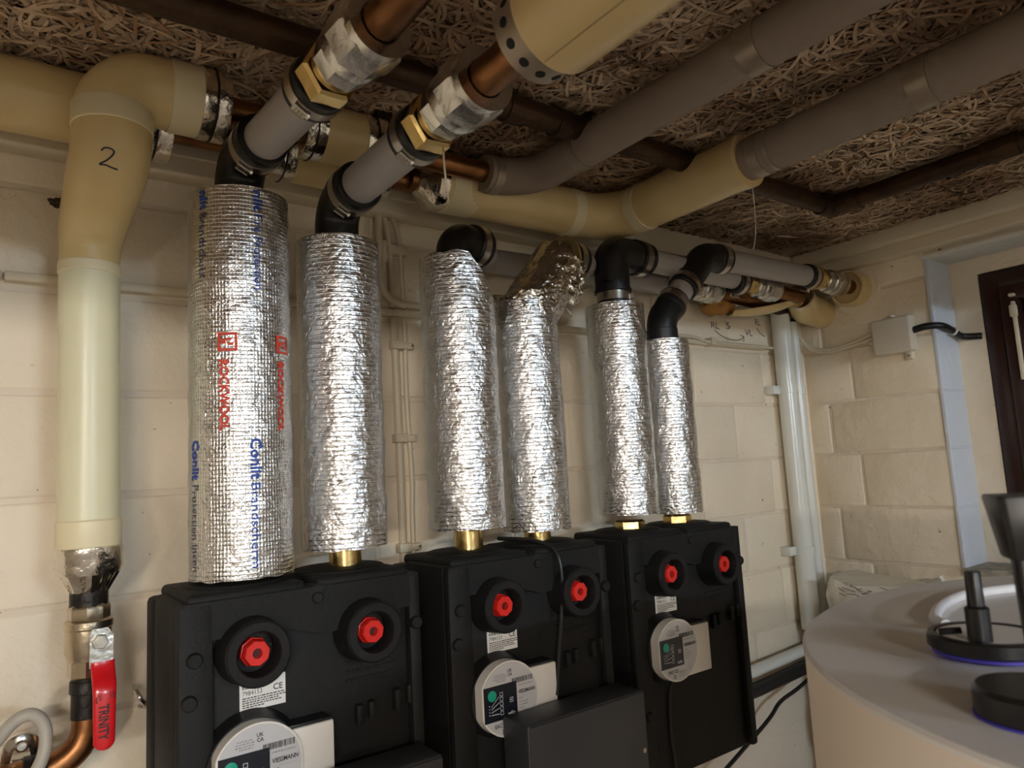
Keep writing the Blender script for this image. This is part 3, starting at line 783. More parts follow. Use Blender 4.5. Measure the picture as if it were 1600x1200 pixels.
# ------------------------------------------------------------------ foil sleeves
def foil_disp(seed, ph, z):
    v = Vector((math.cos(ph) * 1.1 + seed * 7.3, math.sin(ph) * 1.1, z * 14))
    a = noise.noise(v * 1.3) * .0010
    v2 = Vector((math.cos(ph) * 4 + seed * 3.1, math.sin(ph) * 4, z * 60 + seed))
    b = noise.noise(v2) * .0011 + (abs(noise.noise(v2 * 1.9)) - .25) * .0013
    return a + b

def foil_mesh(axis, r, seed, m, parent, name, nseg=112, nz=150, amp=1.0, zt_fn=None, zb_jit=.0025):
    """axis: list of points from bottom to top; zt_fn(phi) shortens the top"""
    P0, P1 = Vector(axis[0]), Vector(axis[1]); ax = (P1 - P0); L = ax.length; ax.normalize()
    u = Vector((1, 0, 0)); u = (u - ax * u.dot(ax)).normalized(); wv = ax.cross(u)      # wv ~ +Y for a vertical axis
    me_v, me_f, uvs = [], [], []
    for j in range(nz + 1):
        for k in range(nseg):
            ph = 2 * math.pi * k / nseg - math.pi                                     # phi 0 faces the lens side (-Y), + to the right
            top = zt_fn(ph) if zt_fn else L
            bot = noise.noise(Vector((math.cos(ph) * 3, math.sin(ph) * 3, seed * 5.0))) * zb_jit
            s = bot + (top - bot) * j / nz
            rr = r + foil_disp(seed, ph, s) * amp
            me_v.append(P0 + ax * s + (u * math.sin(ph) - wv * math.cos(ph)) * rr); uvs.append((ph * r, s))
    for j in range(nz):
        for k in range(nseg):
            k2 = (k + 1) % nseg
            me_f.append((j * nseg + k, j * nseg + k2, (j + 1) * nseg + k2, (j + 1) * nseg + k))
    o_ = len(me_v)
    # turned-in rims
    for j, ds in ((0, .004), (nz, -.004)):
        for k in range(nseg):
            p = me_v[j * nseg + k]; c = P0 + ax * (p - P0).dot(ax)
            me_v.append(c + (p - c) * .45 + ax * ds); uvs.append(uvs[j * nseg + k])
    for k in range(nseg):
        k2 = (k + 1) % nseg
        me_f.append((k2, k, o_ + k, o_ + k2)); me_f.append((nz * nseg + k, nz * nseg + k2, o_ + nseg + k2, o_ + nseg + k))
    b = BASE[parent]
    me = bpy.data.meshes.new(name); me.from_pydata([p - b for p in me_v], [], me_f)
    uvl = me.uv_layers.new(name='UVMap')
    li = np.zeros(len(me.loops), dtype=np.int32); me.loops.foreach_get('vertex_index', li)
    A = np.array(uvs)[li]
    # seam column: keep u continuous
    wrap = A[:, 0].reshape(-1, 4) if len(A) % 4 == 0 else None
    if wrap is not None:
        mx = wrap.max(1, keepdims=True); wrap[(mx - wrap) > math.pi * r] += 2 * math.pi * r
        A[:, 0] = wrap.ravel()
    uvl.data.foreach_set('uv', A.astype(np.float32).ravel())
    me.shade_smooth(); me.set_sharp_from_angle(angle=math.radians(60))
    me.materials.append(M[m])
    o = bpy.data.objects.new(name, me); COL.objects.link(o); o.parent = parent; BASE[o] = b
    return o

FL = ['wide printed foil sleeve with blue and red lettering, leftmost of the six',
      'plain foil sleeve second from the left, beside the printed one',
      'foil sleeve cut on a slant at the top, third from the left',
      'foil sleeve with a bent taped top, fourth from the left',
      'foil sleeve under the square black elbow, fifth from the left',
      'shortest and slimmest foil sleeve, rightmost of the six']
foils = []
for i in range(6):
    f = thing('foil_sleeve', (RX[i], RY, RBOT[i]), FL[i], 'pipe insulation', 'foil faced insulation sleeves')
    foils.append(f)
    x, z0, r = RX[i], RBOT[i], RR[i]
    if i == 2:
        L = .303 - z0
        fn = lambda ph, L=L, r=r: min(L, L - (r * math.sin(ph) + .010) * 1.45) + .0015 * math.sin(ph * 9)
        foil_mesh([(x, RY, z0), (x, RY, .303)], r, i + 1, 'foil', f, 'foil_jacket', zt_fn=fn)
    elif i == 3:
        foil_mesh([(x, RY, z0), (x - .002, RY, .250)], r, i + 1, 'foil', f, 'foil_jacket')
        up_ = foil_mesh([(x + .002, RY, .232), (x + .068, RY, .314)], r - .004, 9, 'tape', f, 'bent_top', nz=70, amp=1.6, zb_jit=.01,
                  zt_fn=lambda ph: .112 - .012 * math.sin(ph) + .004 * math.sin(ph * 11))
        # crumpled tape collar around the joint
        foil_mesh([(x, RY, .226), (x + .003, RY, .262)], r + .0005, 11, 'tape', f, 'tape_collar', nz=30, amp=3.2, zb_jit=.011,
                  zt_fn=lambda ph: .034 + .010 * math.sin(ph * 2 + 1) + .004 * math.sin(ph * 7))
        foil_mesh([(x + .046, RY, .272), (x + .088, RY + .002, .322)], r - .0035, 13, 'tape', f, 'tape_wrap', nz=40, amp=5.5, zb_jit=.012,
                  zt_fn=lambda ph: .060 - .014 * math.sin(ph) + .007 * math.sin(ph * 6))
        MB().lathe((x + .088, RY, .336), (1, 0, .15), [(0, .02), (.0, .036), (.003, .036)], 24).build('wool_end', 'mineral', f)
    else:
        foil_mesh([(x, RY, z0), (x, RY, RTOP[i])], r, i + 1, 'foil_grid' if i == 0 else 'foil', f, 'foil_jacket', amp=1.0 if i else .8)
    zt = RTOP[i] if RTOP[i] else (.22 if i == 2 else None)
    if zt: MB().lathe((x, RY, zt - .008), (0, 0, 1), [(0, .021), (0, r * .9), (.004, r * .9)], 40).build('wool_core', 'mineral', f)

# printing on the leftmost sleeve, reading downwards
f0 = foils[0]; cx, r0 = RX[0], RR[0]
def wrapf(phd, z0, kx=1.0):
    def fn(a, c):
        ph = math.radians(phd) + c / r0; z = z0 - a * kx
        rr = r0 + foil_disp(1, ph, z - RBOT[0]) * .8 + .0007
        return (cx + rr * math.sin(ph), RY - rr * math.cos(ph), z)
    return fn
def wraptext(s, phd, za, zb, size, m, name, bold=0.0):
    vs, fs = text_geo(s, size, bold)
    wd = max(p[0] for p in vs)
    fn = wrapf(phd, za, (za - zb) / wd)
    MB().add([fn(a, c) for a, c in vs], fs).build(name, m, f0, smooth=False)
for ph in (-66, -5):
    pass
wraptext('nlit', -64, .331, .309, .015, 'blue_ink', 'printed_word', .0004)
wraptext('Brandschutz', -64, .305, .231, .014, 'navy_ink', 'printed_word')
wraptext('nlit', 0, .331, .307, .015, 'blue_ink', 'printed_word', .0004)
wraptext('Fire Protection', 0, .303, .216, .014, 'blue_ink', 'printed_word')
wraptext('Conlit', -78, .052, .009, .016, 'blue_ink', 'printed_word', .0005)
wraptext('Protection incen', -78, .004, -.087, .014, 'navy_ink', 'printed_word')
wraptext('Conlit', -6, .051, .007, .016, 'blue_ink', 'printed_word', .0005)
wraptext('Brandscherm', -6, .003, -.086, .014, 'blue_ink', 'printed_word')
for ph, za, zb in ((-38, .137, .060), (28, .137, .058)):
    wraptext('ROCKWOOL', ph, za, zb, .0135, 'red_ink', 'printed_word', .0006)
    fn = wrapf(ph - 2, .167)
    b = MB()
    def quad(a0, a1, c0, c1):
        n = 5
        for q in range(n):
            ca, cb = c0 + (c1 - c0) * q / n, c0 + (c1 - c0) * (q + 1) / n
            b.add([fn(a0, ca), fn(a1, ca), fn(a1, cb), fn(a0, cb)], [(0, 1, 2, 3)])
    S = .0205; T = .0028
    quad(0, T, 0, S); quad(S - T, S, 0, S); quad(0, S, 0, T); quad(0, S, S - T, S)
    quad(S * .36, S * .62, S * .2, S * .42); quad(S * .3, S * .45, S * .42, S * .7); quad(S * .55, S * .7, S * .5, S * .8)
    b.build('printed_logo', 'red_ink', f0, smooth=False)

# ------------------------------------------------------------------ pump groups in black foam shells
A0 = .2256; KX = [.2256, .530, .8395]
KL = ['black pump group at the left, below the printed foil sleeve',
      'middle black pump group with a cable hanging down its front',
      'right black pump group, its pump fully in view']
kit = thing('pump_group', (A0 + .063, .86, -.47), KL[0], 'pump group', 'pump groups on the wall')
a = A0; xl, xr = a - .0725, a + .198
MB().box(xl, xr, .888, .930, -.468, -.118, .006).build('rear_shell', 'epp', kit)
front = MB().box(xl + .001, xr - .001, .786, .886, -.466, -.112, .005).build('front_shell', 'epp', kit)
MB().box(xl + .002, xl + .036, .7745, .790, -.464, -.113, .005).build('shell_rib', 'epp', front)
MB().box(xr - .018, xr - .002, .7745, .790, -.464, -.113, .005).build('shell_rib', 'epp', front)
b = MB(); b.prism([(xl + .004, -.1125), (xr - .004, -.1125), (xr - .004, -.150), (a + .165, -.150), (a + .150, -.158), (a + .075, -.163), (a + .03, -.150), (xl + .004, -.150)], .7755, .790)
b.build('shell_brow', 'epp', front, ang=20)
for x0, x1 in ((a - .062, a + .060), (a + .072, a + .184)):
    MB().box(x0, x1, .780, .908, -.118, -.1045, .006, 3).build('top_saddle', 'epp', front)
    cxx = (x0 + x1) / 2 + (.003 if x0 < a else -.004)
    MB().lathe((cxx, .845, -.106), (0, 0, 1), [(0, .055), (.0035, .053), (.0045, .050), (.0045, .02)], 40).build('sleeve_seat', 'epp', front)
MB().box(a + .064, a + .082, .775, .80, -.123, -.1105, .003).build('latch_slot', 'epp_dark', front)
MB().lathe((a + .070, .777, -.124), (0, -1, 0), [(0, .006), (.004, .006), (.005, .005)], 16).build('latch_pin', 'epp', front)
for kx in (a, a + .126):
    c = MB().lathe((kx, .787, -.1665), (0, -1, 0), [(0, .0355), (.026, .0330), (.034, .0325), (.0365, .0305), (.0365, .0225), (.034, .0212), (.012, .0205), (.012, .001)], 48).build('valve_collar', 'epp', kit)
    kn = MB().lathe((kx, .785, -.1665), (0, -1, 0), [(0, .0145), (.018, .0145), (.0185, .0135), (.027, .0132), (.0285, .0122), (.0285, .0052), (.022, .0048), (.022, .0005)], 8, .2).build('valve_spindle', 'red', kit)
    tag(kn, 'red plastic valve spindle')
    MB().lathe((kx, .7632, -.1665), (0, -1, 0), [(0, .0046), (.0006, .0046)], 12).build('spindle_socket', 'red_dark', kn)
for lx, lz in ((xl + .017, -.166), (xr - .010, -.169), (xl + .022, -.365), (xl + .012, -.205)):
    MB().lathe((lx, .778, lz), (0, -1, 0), [(0, .0078), (.006, .0075), (.0078, .0062), (.0078, 0)], 20).build('shell_lug', 'epp', front)
for lx, lz, h in ((a + .118, -.247, .022), (a + .133, -.246, .02), (a + .165, -.240, .024), (a + .181, -.238, .022)):
    MB().box(lx - .0045, lx + .0045, .778, .790, lz - h, lz, .003).build('clip_rib', 'epp', front)
b = MB()
for lx, lz in ((a + .085, -.20), (a + .085, -.21), (a + .085, -.219)):
    xx = lx + .02
    while xx < lx + .075:
        wd = random.uniform(.002, .005); b.box(xx, xx + wd, .7848, .7868, lz - .004, lz, .0005, 1); xx += wd + .0018
b.build('moulded_text', 'epp', front)
# type label
lab = MB().box(a - .010, a + .037, .7852, .7866, -.2275, -.1965, .0003, 1).build('type_label', 'label_white', kit)
fy = .7850
def onY(x0, z0, y=fy): return lambda u, v: (x0 + u, y, z0 + v)
flat_text('VIESSMANN', .005, onY(a - .007, -.2030), 'label_text', 'print', lab, .0001, .020)
flat_text('7984153', .0068, onY(a - .0075, -.2125), 'label_text', 'print', lab, 0, .020)
flat_text('CE', .0085, onY(a + .024, -.2120), 'label_text', 'print', lab, .0001, .010)
b = MB()
for q, (zz, x1) in enumerate(((-.2045, .018), (-.2060, .012), (-.2155, .034), (-.2178, .034), (-.2200, .030), (-.2222, .033), (-.2244, .014))):
    xx = -.0075
    while xx < x1:
        wd = random.uniform(.0012, .004); b.add([(a + xx, fy, zz), (a + xx + wd, fy, zz), (a + xx + wd, fy, zz + .0011), (a + xx, fy, zz + .0011)], [(0, 1, 2, 3)]); xx += wd + .0008
b.build('label_lines', 'print', lab, smooth=False)
# circulation pump
pz = -.277
pump = MB().lathe((a, .790, pz), (0, -1, 0), [(0, .052), (.006, .0515), (.014, .047), (.018, .046)], 48).build('pump_body', 'blackpl', kit)
tag(pump, 'round circulation pump head with grey label')
def dpoly(r, xm, n=64):
    return [(a + max(-xm, r * math.cos(2 * math.pi * k / n)), pz + r * math.sin(2 * math.pi * k / n)) for k in range(n)]
MB().prism(dpoly(.0445, .0405), .774, .757).build('pump_bezel', 'white_pl', pump, ang=40)
MB().prism(dpoly(.0425, .0385), .7575, .7562).build('pump_label', 'label_grey', pump, ang=40)
hs = MB().box(a + .022, a + .080, .7615, .788, pz - .043, pz + .028, .002).build('terminal_box', 'white_pl', kit)
MB().box(a + .024, a + .078, .764, .789, pz + .0275, pz + .031, .001).build('terminal_lid', 'blackpl', hs)
yf = .7559
ds = MB().box(a - .0385, a + .0105, yf - .0004, yf + .0006, pz - .022, pz + .019, .0002, 1).build('display', 'display', pump)
yd = yf - .0007
MB().lathe((a - .027, yf - .0002, pz + .0085), (0, -1, 0), [(0, .0062), (.0012, .0062), (.0014, .0054), (.0014, 0)], 28).build('setting_dial', 'teal', pump)
b = MB()
def sq(x, z, wx, wz, y=yd): b.add([(a + x, y, pz + z), (a + x + wx, y, pz + z), (a + x + wx, y, pz + z + wz), (a + x, y, pz + z + wz)], [(0, 1, 2, 3)])
for q in range(5):
    x_, z_ = -.0155, .006 - q * .0055
    sq(x_, z_, .0042, .0005); sq(x_, z_ + .0040, .0042, .0005); sq(x_, z_, .0005, .0042); sq(x_ + .0040, z_, .0005, .0042)
for k in range(4):
    sq(-.032, -.003 - k * .0035, .0012, .0012)
    b.add([(a - .029, yd, pz - .004 - k * .003), (a - .029, yd, pz - .0046 - k * .003), (a - .0168, yd, pz + .0055 - k * .0066), (a - .0168, yd, pz + .0062 - k * .0066)], [(0, 1, 2, 3)])
sq(-.001, -.004, .0052, .0005); sq(-.001, .001, .0052, .0005); sq(-.001, -.004, .0005, .0052); sq(.0038, -.004, .0005, .0055); sq(.0008, -.0022, .0018, .0018)
b.build('display_icons', 'print_white', ds, smooth=False)
flat_text('wilo', .0065, onY(a - .0045, pz - .0185, yd), 'pump_text', 'print_white', ds, .0001, .011)
ym = yf - .0001
flat_text('VIESSMANN', .0062, onY(a + .0125, pz + .003, ym), 'pump_text', 'print', pump, .00015, .0265)
flat_text('UK', .0052, onY(a - .002, pz + .0315, ym), 'pump_text', 'print', pump, .0001, .0068)
flat_text('CA', .0052, onY(a - .002, pz + .0268, ym), 'pump_text', 'print', pump, .0001, .0068)
flat_text('EAC CE', .0065, onY(a - .024, pz - .0305, ym), 'pump_text', 'print', pump, .0001, .020)
b = MB()
xx = .004
while xx < .035:
    wd = random.choice((.0004, .0008, .0012)); sq(xx, .0165, wd, .0062, ym); xx += wd + random.choice((.0005, .0008))
b.build('barcode', 'print', pump, smooth=False)
b = MB()
for zz, x0, x1 in ((.030, -.021, -.006), (.0275, -.022, -.006), (.025, -.023, -.006), (.0225, -.019, -.006), (.0125, .013, .036), (-.003, .0135, .020), (-.0075, .0135, .026), (-.011, .0135, .026), (-.0145, .0135, .022), (-.034, -.002, .012), (-.037, -.002, .010), (-.0315, -.002, .015)):
    xx = x0
    while xx < x1:
        wd = random.uniform(.001, .003); sq(xx, zz, wd, .0010, ym); xx += wd + .0008
sq(.0135, -.0005, .024, .0002, ym); sq(.019, -.030, .0004, .009, ym); sq(.019, -.030, .006, .0004, ym); sq(.025, -.030, .0004, .009, ym); sq(.019, -.0214, .006, .0004, ym)
for zz in (-.0355, -.0385): sq(-.014, zz, .005, .002, ym)
b.build('pump_small_print', 'print_grey', pump, smooth=False)['kind'] = 'stuff'

def copy_tree(o, parent=None):
    c = o.copy(); COL.objects.link(c)
    if parent: c.parent = parent
    for ch in o.children: copy_tree(ch, c)
    return c
kits = [kit]
for k in (1, 2):
    c = copy_tree(kit); c.location.x += KX[k] - A0; c['label'] = KL[k]; kits.append(c)

# control modules hung on the first two groups
ML = ['anthracite control box cut off at the bottom edge, on the left pump group', 'anthracite control box with a screw, in front of the middle pump group']
mod = thing('control_box', (A0 + .08, .74, -.43), ML[0], 'control box', 'anthracite control boxes')
bx = MB(); bx.box(a - .016, a + .175, .700, .7525, -.43, -.293, .0035, 3); bx.build('case', 'module', mod)
for xx in (a + .115, a + .155): MB().box(xx - .008, xx + .008, .752, .785, -.40, -.35, .002).build('mounting_bracket', 'epp_dark', mod)
cvr = MB().box(a - .0145, a + .1735, .6985, .7015, -.428, -.295, .0012, 2).build('cover', 'module', mod)
MB().lathe((a + .167, .699, -.366), (0, -1, 0), [(0, .0032), (.0012, .003), (.0015, .002), (.0015, 0)], 16).build('screw', 'steel', cvr)
m2 = copy_tree(mod); m2.location.x += KX[1] - A0; m2['label'] = ML[1]
t = tag(MB().tube(smooth_path([(.597, .86, -.094), (.615, .80, -.0965), (.626, .770, -.109), (.629, .762, -.14), (.627, .765, -.19), (.617, .765, -.25), (.609, .762, -.2915)], 8), .0029, 10).build('sensor_cable', 'cable_black', base=(.61, .76, -.29)),
        'black cable running down the front of the middle pump group', 'cable')

t = tag(MB().tube(smooth_path([(.842, .776, -.326), (.841, .782, -.345), (.838, .7825, -.40), (.842, .782, -.455), (.84, .79, -.52)], 8), .0026, 10).build('sensor_cable', 'cable_black', base=(.84, .78, -.5)),
        'thin black cable hanging below the pump of the right group', 'cable')

# ------------------------------------------------------------------ ball valve with red lever, copper bend, cable loop
bv = thing('ball_valve', (.095, .915, -.20), 'nickel plated ball valve with long red lever below the pipe marked 2', 'valve')
X, Y = .095, .915
MB().lathe((X, Y, -.1165), (0, 0, -1), [(-.003, .017), (0, .0195), (.003, .0205), (.015, .0205), (.017, .0195)], 8, .2).build('upper_hex', 'nickel', bv)
MB().lathe((X, Y, -.131), (0, 0, -1), [(0, .020), (.002, .0235), (.009, .0235), (.0105, .0222), (.034, .0222), (.038, .0205), (.042, .0198)], 36).build('valve_body', 'nickel', bv)
MB().lathe((X, Y, -.171), (0, 0, -1), [(0, .0195), (.018, .0195), (.020, .0178)], 8, .2).build('lower_hex', 'nickel', bv)
MB().tube([(X, Y, -.112), (X, Y, -.120)], .0178, 24).build('solder_ring', 'copper', bv)
MB().lathe((X + .006, Y - .018, -.150), (0, -1, 0), [(0, .008), (.022, .008)], 20).build('stem', 'nickel', bv)
MB().lathe((X + .006, Y - .0405, -.150), (0, -1, 0), [(0, .0078), (.005, .0078), (.006, .007)], 6, .1).build('stem_nut', 'steel', bv)
MB().lathe((X + .006, Y - .045, -.150), (0, -1, 0), [(0, .0045), (.004, .0045)], 16).build('stem_end', 'steel', bv)
hx = X + .0075
arm = MB(); arm.prism([(hx - .0105, -.176), (hx - .0105, -.143), (hx - .008, -.1375), (hx + .006, -.1375), (hx + .011, -.145), (hx + .011, -.176)], Y - .0405, Y - .038)
arm.build('lever_plate', 'galv', bv, smooth=False)
lv = MB()
prof = [(0, Y - .041, -.172), (0, Y - .042, -.180), (0, Y - .050, -.190), (0, Y - .0555, -.197), (0, Y - .057, -.207), (0, Y - .057, -.263)]
vs, fs = [], []
N = len(prof) + 4
pts = prof + [(0, Y - .057, -.2655), (0, Y - .057, -.2680), (0, Y - .057, -.2700), (0, Y - .057, -.2708)]
wds = [.0108, .0110, .0110, .0108, .0105, .0098, .0090, .0074, .0048, .0015]
for (q, yy, zz), wd in zip(pts, wds):
    for k in range(12):
        t_ = 2 * math.pi * k / 12
        cxx, sy = math.cos(t_), math.sin(t_)
        vs.append((hx + .0015 + wd * math.copysign(abs(cxx) ** .5, cxx), yy + .0038 * math.copysign(abs(sy) ** .7, sy), zz))
for i in range(len(pts) - 1):
    for k in range(12): fs.append((i * 12 + k, i * 12 + (k + 1) % 12, (i + 1) * 12 + (k + 1) % 12, (i + 1) * 12 + k))
fs.append(tuple(range(12))); fs.append(tuple((len(pts) - 1) * 12 + k for k in range(12)))
vs = [(q[0], q[1], -.170 + (q[2] + .172) * .835) for q in vs]
lever = lv.add(vs, fs).build('lever', 'handle_red', bv, ang=60)
tag(lever, 'red dip coated lever reading TRINITY')
yl = Y - .0612
vsx, fsx = text_geo('TRINITY', .0125, .0003)
wd = max(p[0] for p in vsx)
MB().add([(hx + .0005 + c - .0042, yl, -.2085 - a_ * (.034 / wd)) for a_, c in vsx], fsx).build('lever_text', 'print', lever, smooth=False)
for zz, s_ in ((-.2010, 1), (-.2035, -1)):
    b = MB(); b.tube([(hx + .0015 + (.0055 if s_ > 0 else -.0055) + .0022 * s_ * math.cos(t_ * .3), yl, zz - .004 * math.sin(t_ * .3)) for t_ in range(-3, 4)], .0004, 5)
    b.build('lever_arrow', 'print', lever)
for dz, xx in ((-.1975, -.003), (-.1975, .0065)):
    vsx, fsx = text_geo('ON' if xx > 0 else 'OFF', .0042)
    MB().add([(hx + xx + c - .0015, yl, dz - a_) for a_, c in vsx], fsx).build('lever_text', 'print', lever, smooth=False)
cb = thing('copper_bend', (.095, .915, -.29), 'blackened copper pipe bending left below the red lever', 'pipe')
MB().tube([(X, Y, -.188), (X, Y, -.232)], .0155, 24).build('black_socket', 'black_pipe', cb)
MB().lathe((X, Y, -.194), (0, 0, -1), [(0, .0165), (.001, .0172), (.012, .0172), (.013, .016)], 24).build('black_rim', 'black_pipe', cb)
MB().tube(fillet([(X, Y, -.228), (X, Y, -.275), (X - .20, Y + .004, -.2795)], .038, 12), .0145, 24).build('copper_elbow', 'copper', cb)
MB().lathe((.06, Y, -.277), (-1, 0, 0), [(0, .0155), (.001, .0185), (.02, .0185), (.021, .0155)], 24).build('black_coupler', 'black_pipe', cb)
t = tag(MB().tube(smooth_path([(-.06, .87, -.262), (-.01, .88, -.252), (.012, .89, -.236), (.031, .90, -.2185), (.046, .90, -.2155), (.0565, .90, -.230), (.0555, .895, -.255), (.043, .89, -.275), (.01, .885, -.30)], 8), .0062, 14).build('grey_cable', 'cable_grey', base=(.045, .89, -.28)),
        'looped grey cable beside the copper bend at the lower left', 'cable')
pc_ = thing('earth_clamp', (.037, .935, -.272), 'small galvanised clamp with a screw behind the grey cable loop', 'clamp')
MB().tube(smooth_path([(.024, .925, -.262), (.028, .918, -.246), (.038, .914, -.240), (.048, .918, -.246), (.052, .925, -.262)]), .004, 8, flat=1.6).build('clamp_strap', 'galv', pc_)
MB().lathe((.038, .914, -.246), (0, -1, 0), [(0, .006), (.004, .006), (.006, .004), (.006, 0)], 16).build('clamp_screw', 'galv', pc_)
MB().lathe((.038, .935, -.262), (0, 0, -1), [(0, .010), (.03, .010)], 16).build('clamp_post', 'galv', pc_)
hk = tag(MB().tube(smooth_path([(.152, .998, -.230), (.151, .982, -.231), (.156, .975, -.242), (.162, .985, -.252), (.158, .998, -.254)]), .0028, 8).build('wall_hook', 'galv', base=(.155, .99, -.25)),
         'small grey hook on the wall between lever and left pump group', 'hook')

# ------------------------------------------------------------------ cables and conduits on the walls
rail = thing('cable_ledge', (.3, .99, .25), 'cream painted cable ledge running along the back wall', 'cable duct')
for x0, x1 in ((-.95, .010), (.012, 1.48)):
    MB().box(x0, x1, .984, .9995, .2505, .262, .003).build('ledge_length', 'cable', rail)
MB().tube(smooth_path([(.93, .980, .266), (1.0, .980, .262), (1.2, .980, .264), (1.26, .981, .257), (1.38, .981, .256), (1.50, .981, .256)]), .0032, 8).build('ledge_cable', 'cable', rail)
MB().box(1.268, 1.282, .974, .9995, .249, .266, .002).build('ledge_clip', 'cable', rail)
CLZ = (.205, .060, -.105)
vc = thing('wall_cable', (.513, .99, -.16), 'thicker painted cable climbing the wall between the second and third foil sleeves', 'cable', 'painted wall cables')
MB().tube(smooth_path([(.513, .9915, -.30), (.513, .9915, 0.), (.511, .9915, .248)]), .0060, 10).build('cable_run', 'cable', vc)
vc2 = thing('wall_cable', (.530, .99, -.16), 'thinner painted cable right beside the thicker one, on shared clips', 'cable', 'painted wall cables')
MB().tube(smooth_path([(.532, .993, -.30), (.531, .993, -.08), (.533, .993, .0), (.529, .993, .12), (.530, .993, .248)]), .0038, 10).build('cable_run', 'cable', vc2)
for k, zz in enumerate(CLZ):
    MB().box(.503, .524, .981, .9985, zz - .007, zz + .007, .003).build('cable_clip', 'cable', vc)
    c = MB().box(.5245, .5425, .986, .9985, zz - .006, zz + .005, .0025).build('cable_clip', 'cable', vc2)
    MB().lathe((.539, .986, zz), (0, -1, 0), [(0, .0022), (.001, .002), (.001, 0)], 10).build('clip_nail', 'steel', c)
MB().box(.489, .502, .985, .9985, .335, .372, .003).build('cable_clip', 'cable', vc)
uc = thing('wall_cable', (.5, .985, .26), 'painted cable dropping from the trim and bending right above the ledge', 'cable', 'painted wall cables')
MB().tube(fillet([(.487, .985, .408), (.487, .985, .2695), (.70, .985, .2695)], .04, 8), .0055, 10).build('cable_run', 'cable', uc)
uc2 = thing('wall_cable', (.52, .988, .26), 'painted cable pair slanting down from the trim to the ledge', 'cable', 'painted wall cables')
MB().tube(smooth_path([(.497, .988, .410), (.506, .988, .36), (.508, .988, .263)]), .0048, 10).build('cable_run', 'cable', uc2)
MB().tube(smooth_path([(.512, .988, .410), (.523, .988, .375), (.527, .988, .263)]), .0036, 10).build('cable_run', 'cable', uc2)
MB().box(.500, .535, .978, .998, .350, .363, .003).build('cable_clip', 'cable', uc2)

cd = thing('conduit', (1.522, .968, -.39), 'wide white plastic conduit standing in the corner', 'conduit', 'white corner conduits')
MB().tube([(1.522, .968, -.39), (1.522, .968, .348)], .0215, 28).build('conduit_tube', 'conduit', cd)
for zz in (.155, -.215):
    ring(MB(), (1.522, .968, zz), (0, 0, 1), -.009, .009, .0213, .0245, 28).build('saddle_clip', 'conduit', cd)
    MB().box(1.475, 1.503, .972, .9985, zz - .010, zz + .010, .002).build('saddle_foot', 'conduit', cd)
cd = thing('conduit', (1.578, .975, -.39), 'narrow white plastic conduit right beside the wide one', 'conduit', 'white corner conduits')
MB().tube([(1.578, .975, -.40), (1.578, .975, .322)], .0140, 24).build('conduit_tube', 'conduit', cd)
ring(MB(), (1.578, .975, .155), (0, 0, 1), -.009, .009, .0138, .0165, 24).build('saddle_clip', 'conduit', cd)
MB().tube([(1.578, .975, .31), (1.578, .975, .352)], .011, 18).build('black_bush', 'cable_black', cd)

jb = thing('junction_box', (1.625, .755, .21), 'cream plastic junction box on the wall beside the window pier', 'junction box')
MB().box(1.607, WX - .002, .714, .800, .212, .292, .006, 3).build('box_lid', 'jbox', jb)
MB().box(1.622, WX - .003, .724, .738, .196, .214, .003).build('fixing_lug', 'jbox', jb)
MB().lathe((1.621, .731, .203), (-1, 0, 0), [(0, .003), (.001, .003)], 12).build('lug_screw', 'steel', jb)
MB().lathe((1.622, .757, .293), (0, 0, 1), [(0, .008), (.005, .007)], 14).build('cable_bush', 'jbox', jb)
for q, (zz, dz) in enumerate(((.268, .0), (.256, -.006))):
    MB().tube(smooth_path([(1.59, .985, .33), (1.612, .985, .30), (1.628, .962, .262 + dz), (1.630, .915, .248 + dz), (1.629, .86, .254 + dz), (1.625, .80, zz)]), .0040, 10).build('box_cable', 'cable', jb)
MB().lathe((1.625, .800, .246), (0, 1, 0), [(0, .006), (.014, .005)], 12).build('cable_gland', 'jbox', jb)
bc = thing('black_cable', (1.63, .70, .25), 'thick black cable from the junction box into the window frame', 'cable')
MB().tube(smooth_path([(1.622, .716, .257), (1.628, .69, .261), (1.650, .668, .259), (1.690, .664, .250), (1.725, .66, .240), (1.741, .628, .236)]), .0075, 14).build('cable_run', 'cable_black', bc)
ring(MB(), (1.690, .664, .250), (1, -.06, -.25), -.003, .003, .0076, .0095, 18).build('cable_clip', 'conduit', bc)

lw = thing('floor_level_pipe', (1.4, .97, -.45), 'white pipe on the wall low down between right pump group and tank', 'pipe')
MB().tube([(1.12, .972, -.440), (1.30, .972, -.440), (1.62, .972, -.425)], .0125, 16).build('pipe_tube', 'conduit', lw)
lw = thing('floor_level_pipe', (1.4, .965, -.49), 'black insulated pipe just under the low white pipe', 'pipe')
MB().tube([(1.12, .962, -.474), (1.30, .962, -.472), (1.62, .962, -.455)], .0145, 16).build('pipe_tube', 'rubber', lw)
t = tag(MB().tube(smooth_path([(1.10, .94, -.60), (1.30, .95, -.535), (1.36, .955, -.510), (1.44, .95, -.490), (1.62, .95, -.44)]), .0040, 10).build('thin_black_cable', 'cable_black', base=(1.4, .95, -.5)),
        'thin black cable sagging below the low black pipe', 'cable')

